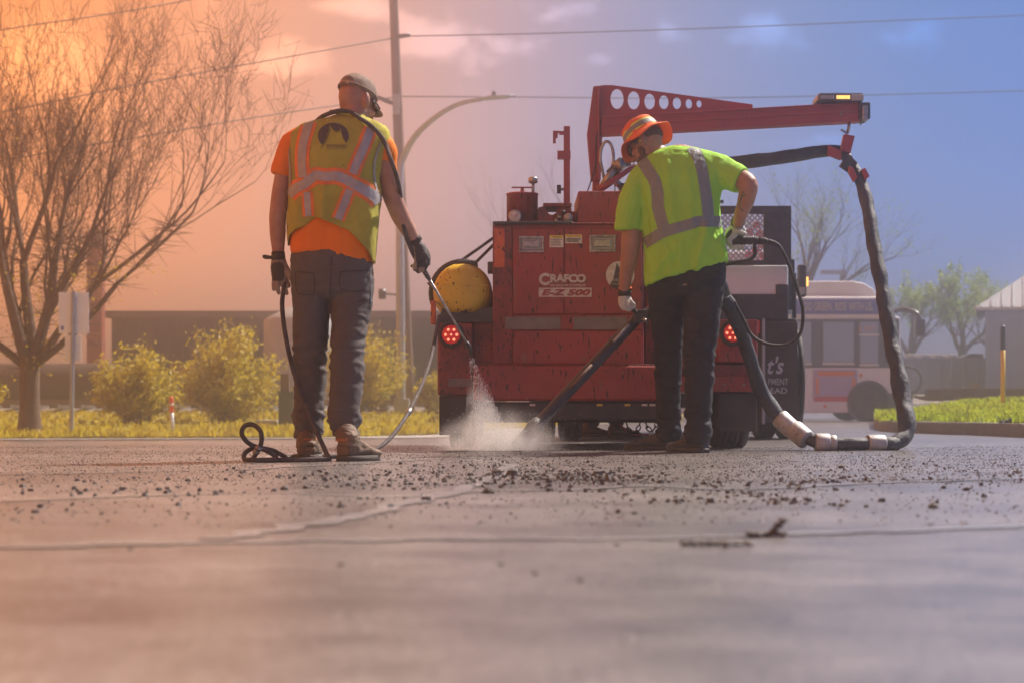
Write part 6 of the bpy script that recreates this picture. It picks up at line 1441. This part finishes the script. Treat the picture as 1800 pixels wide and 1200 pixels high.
# ------------------------------------------------------------------ spray, dust and haze
r = random.Random(77); mb = MB(); a = P(827, 626, 9.23)
for i in range(2400):
    t = r.random()**.6; ang = r.uniform(0, 6.28); q = math.sqrt(r.random())*(.012+.12*t)
    end = Vector(((858-900)*9.75/F, 9.75, .02)); c = a.lerp(end, t)+Vector((q*math.cos(ang), q*.8*math.sin(ang), 0)); c.x += .02*math.sin(t*3)
    if c.z < .005: continue
    d = (end-a).normalized(); L = r.uniform(.006, .022); w = r.uniform(.0006, .0014); u = d.orthogonal().normalized()
    mb.add([c-u*w, c+u*w, c+d*L], [(0, 1, 2)])
for i in range(1900):
    x0 = r.gauss(.0, .17); y0 = 9.75+r.gauss(0, .16); z0 = abs(r.gauss(0, .10))
    c = Vector(((880-900)*9.75/F+x0+.2*max(0, r.gauss(0, .4)), y0, z0+.004)); w = r.uniform(.0008, .0022); d = Vector((r.gauss(0, 1), r.gauss(0, 1), r.gauss(0, 1))).normalized(); u = d.orthogonal().normalized()
    mb.add([c-u*w, c+u*w, c+d*w*2.4], [(0, 1, 2)])
sp_ = mb.build('spray', MAT['droplet'], None, fixn=False, kind='stuff')
def vol_mat(name, dens, col, center, rad, nscale, aniso=.2):
    m = bpy.data.materials.new(name); m.use_nodes = True; nt = m.node_tree; N = nt.nodes; L = nt.links; N.remove(N['Principled BSDF'])
    v = N.new('ShaderNodeVolumePrincipled'); v.inputs['Color'].default_value = (*col, 1); v.inputs['Anisotropy'].default_value = aniso
    tc = N.new('ShaderNodeTexCoord'); mp = N.new('ShaderNodeMapping'); mp.vector_type = 'POINT'
    mp.inputs['Scale'].default_value = tuple(1/q for q in rad); mp.inputs['Location'].default_value = tuple(-c/q for c, q in zip(center, rad)); L.new(tc.outputs['Object'], mp.inputs[0])
    ln = N.new('ShaderNodeVectorMath'); ln.operation = 'LENGTH'; L.new(mp.outputs[0], ln.inputs[0])
    mr = N.new('ShaderNodeMapRange'); mr.interpolation_type = 'SMOOTHSTEP'; L.new(ln.outputs['Value'], mr.inputs[0]); mr.inputs[1].default_value = 1; mr.inputs[2].default_value = .1
    nz = N.new('ShaderNodeTexNoise'); nz.inputs['Scale'].default_value = nscale; nz.inputs['Detail'].default_value = 4; L.new(tc.outputs['Object'], nz.inputs[0])
    n2 = N.new('ShaderNodeMapRange'); L.new(nz.outputs[0], n2.inputs[0]); n2.inputs[1].default_value = .35; n2.inputs[2].default_value = .7
    mu = N.new('ShaderNodeMath'); mu.operation = 'MULTIPLY'; L.new(mr.outputs[0], mu.inputs[0]); L.new(n2.outputs[0], mu.inputs[1])
    m3 = N.new('ShaderNodeMath'); m3.operation = 'MULTIPLY'; L.new(mu.outputs[0], m3.inputs[0]); m3.inputs[1].default_value = dens
    L.new(m3.outputs[0], v.inputs['Density']); L.new(v.outputs[0], N['Material Output'].inputs['Volume'])
    m.cycles.volume_step_rate = .15 if hasattr(m.cycles, 'volume_step_rate') else 1
    return m
c = Vector(((878-900)*9.75/F, 9.75, .005)); rad = (.42, .34, .26)
mb = MB(); n = 28; rings = []
for i in range(9):
    z = i/8; q = math.sqrt(max(0, 1-z*z)); rings.append([c+Vector((rad[0]*q*math.cos(2*math.pi*k/n)+1e-4*math.cos(k), rad[1]*q*math.sin(2*math.pi*k/n), rad[2]*z+.012)) for k in range(n)])
mb.loft(rings)
o = mb.build('dust_cloud', vol_mat('dust', 11, (.80, .76, .74), (0, 0, 0), rad, 9), None, True, kind='stuff')
end = Vector(((858-900)*9.75/F, 9.75, .03))
mb = MB(); mb.tube([a.lerp(end, q/8) for q in range(9)], [.010+.125*q/8 for q in range(9)], 20)
o = mb.build('spray_mist', vol_mat('mist', 4.5, (.85, .84, .84), (0, 0, .26), (.24, .42, .42), 16), None, True, kind='stuff')
# air: pale even haze round the camera and everything built
hz_ = MB().box((0, 217, 6.1), (800, 470, 14.8)).build('haze', None or MAT['wire'], None, kind='stuff')
hm = bpy.data.materials.new('haze'); hm.use_nodes = True; nt = hm.node_tree; nt.nodes.remove(nt.nodes['Principled BSDF'])
v = nt.nodes.new('ShaderNodeVolumePrincipled'); v.inputs['Color'].default_value = (.99, .98, .98, 1); v.inputs['Density'].default_value = HAZE; v.inputs['Anisotropy'].default_value = .95
nt.links.new(v.outputs[0], nt.nodes['Material Output'].inputs['Volume'])
hz_.data.materials.clear(); hz_.data.materials.append(hm)
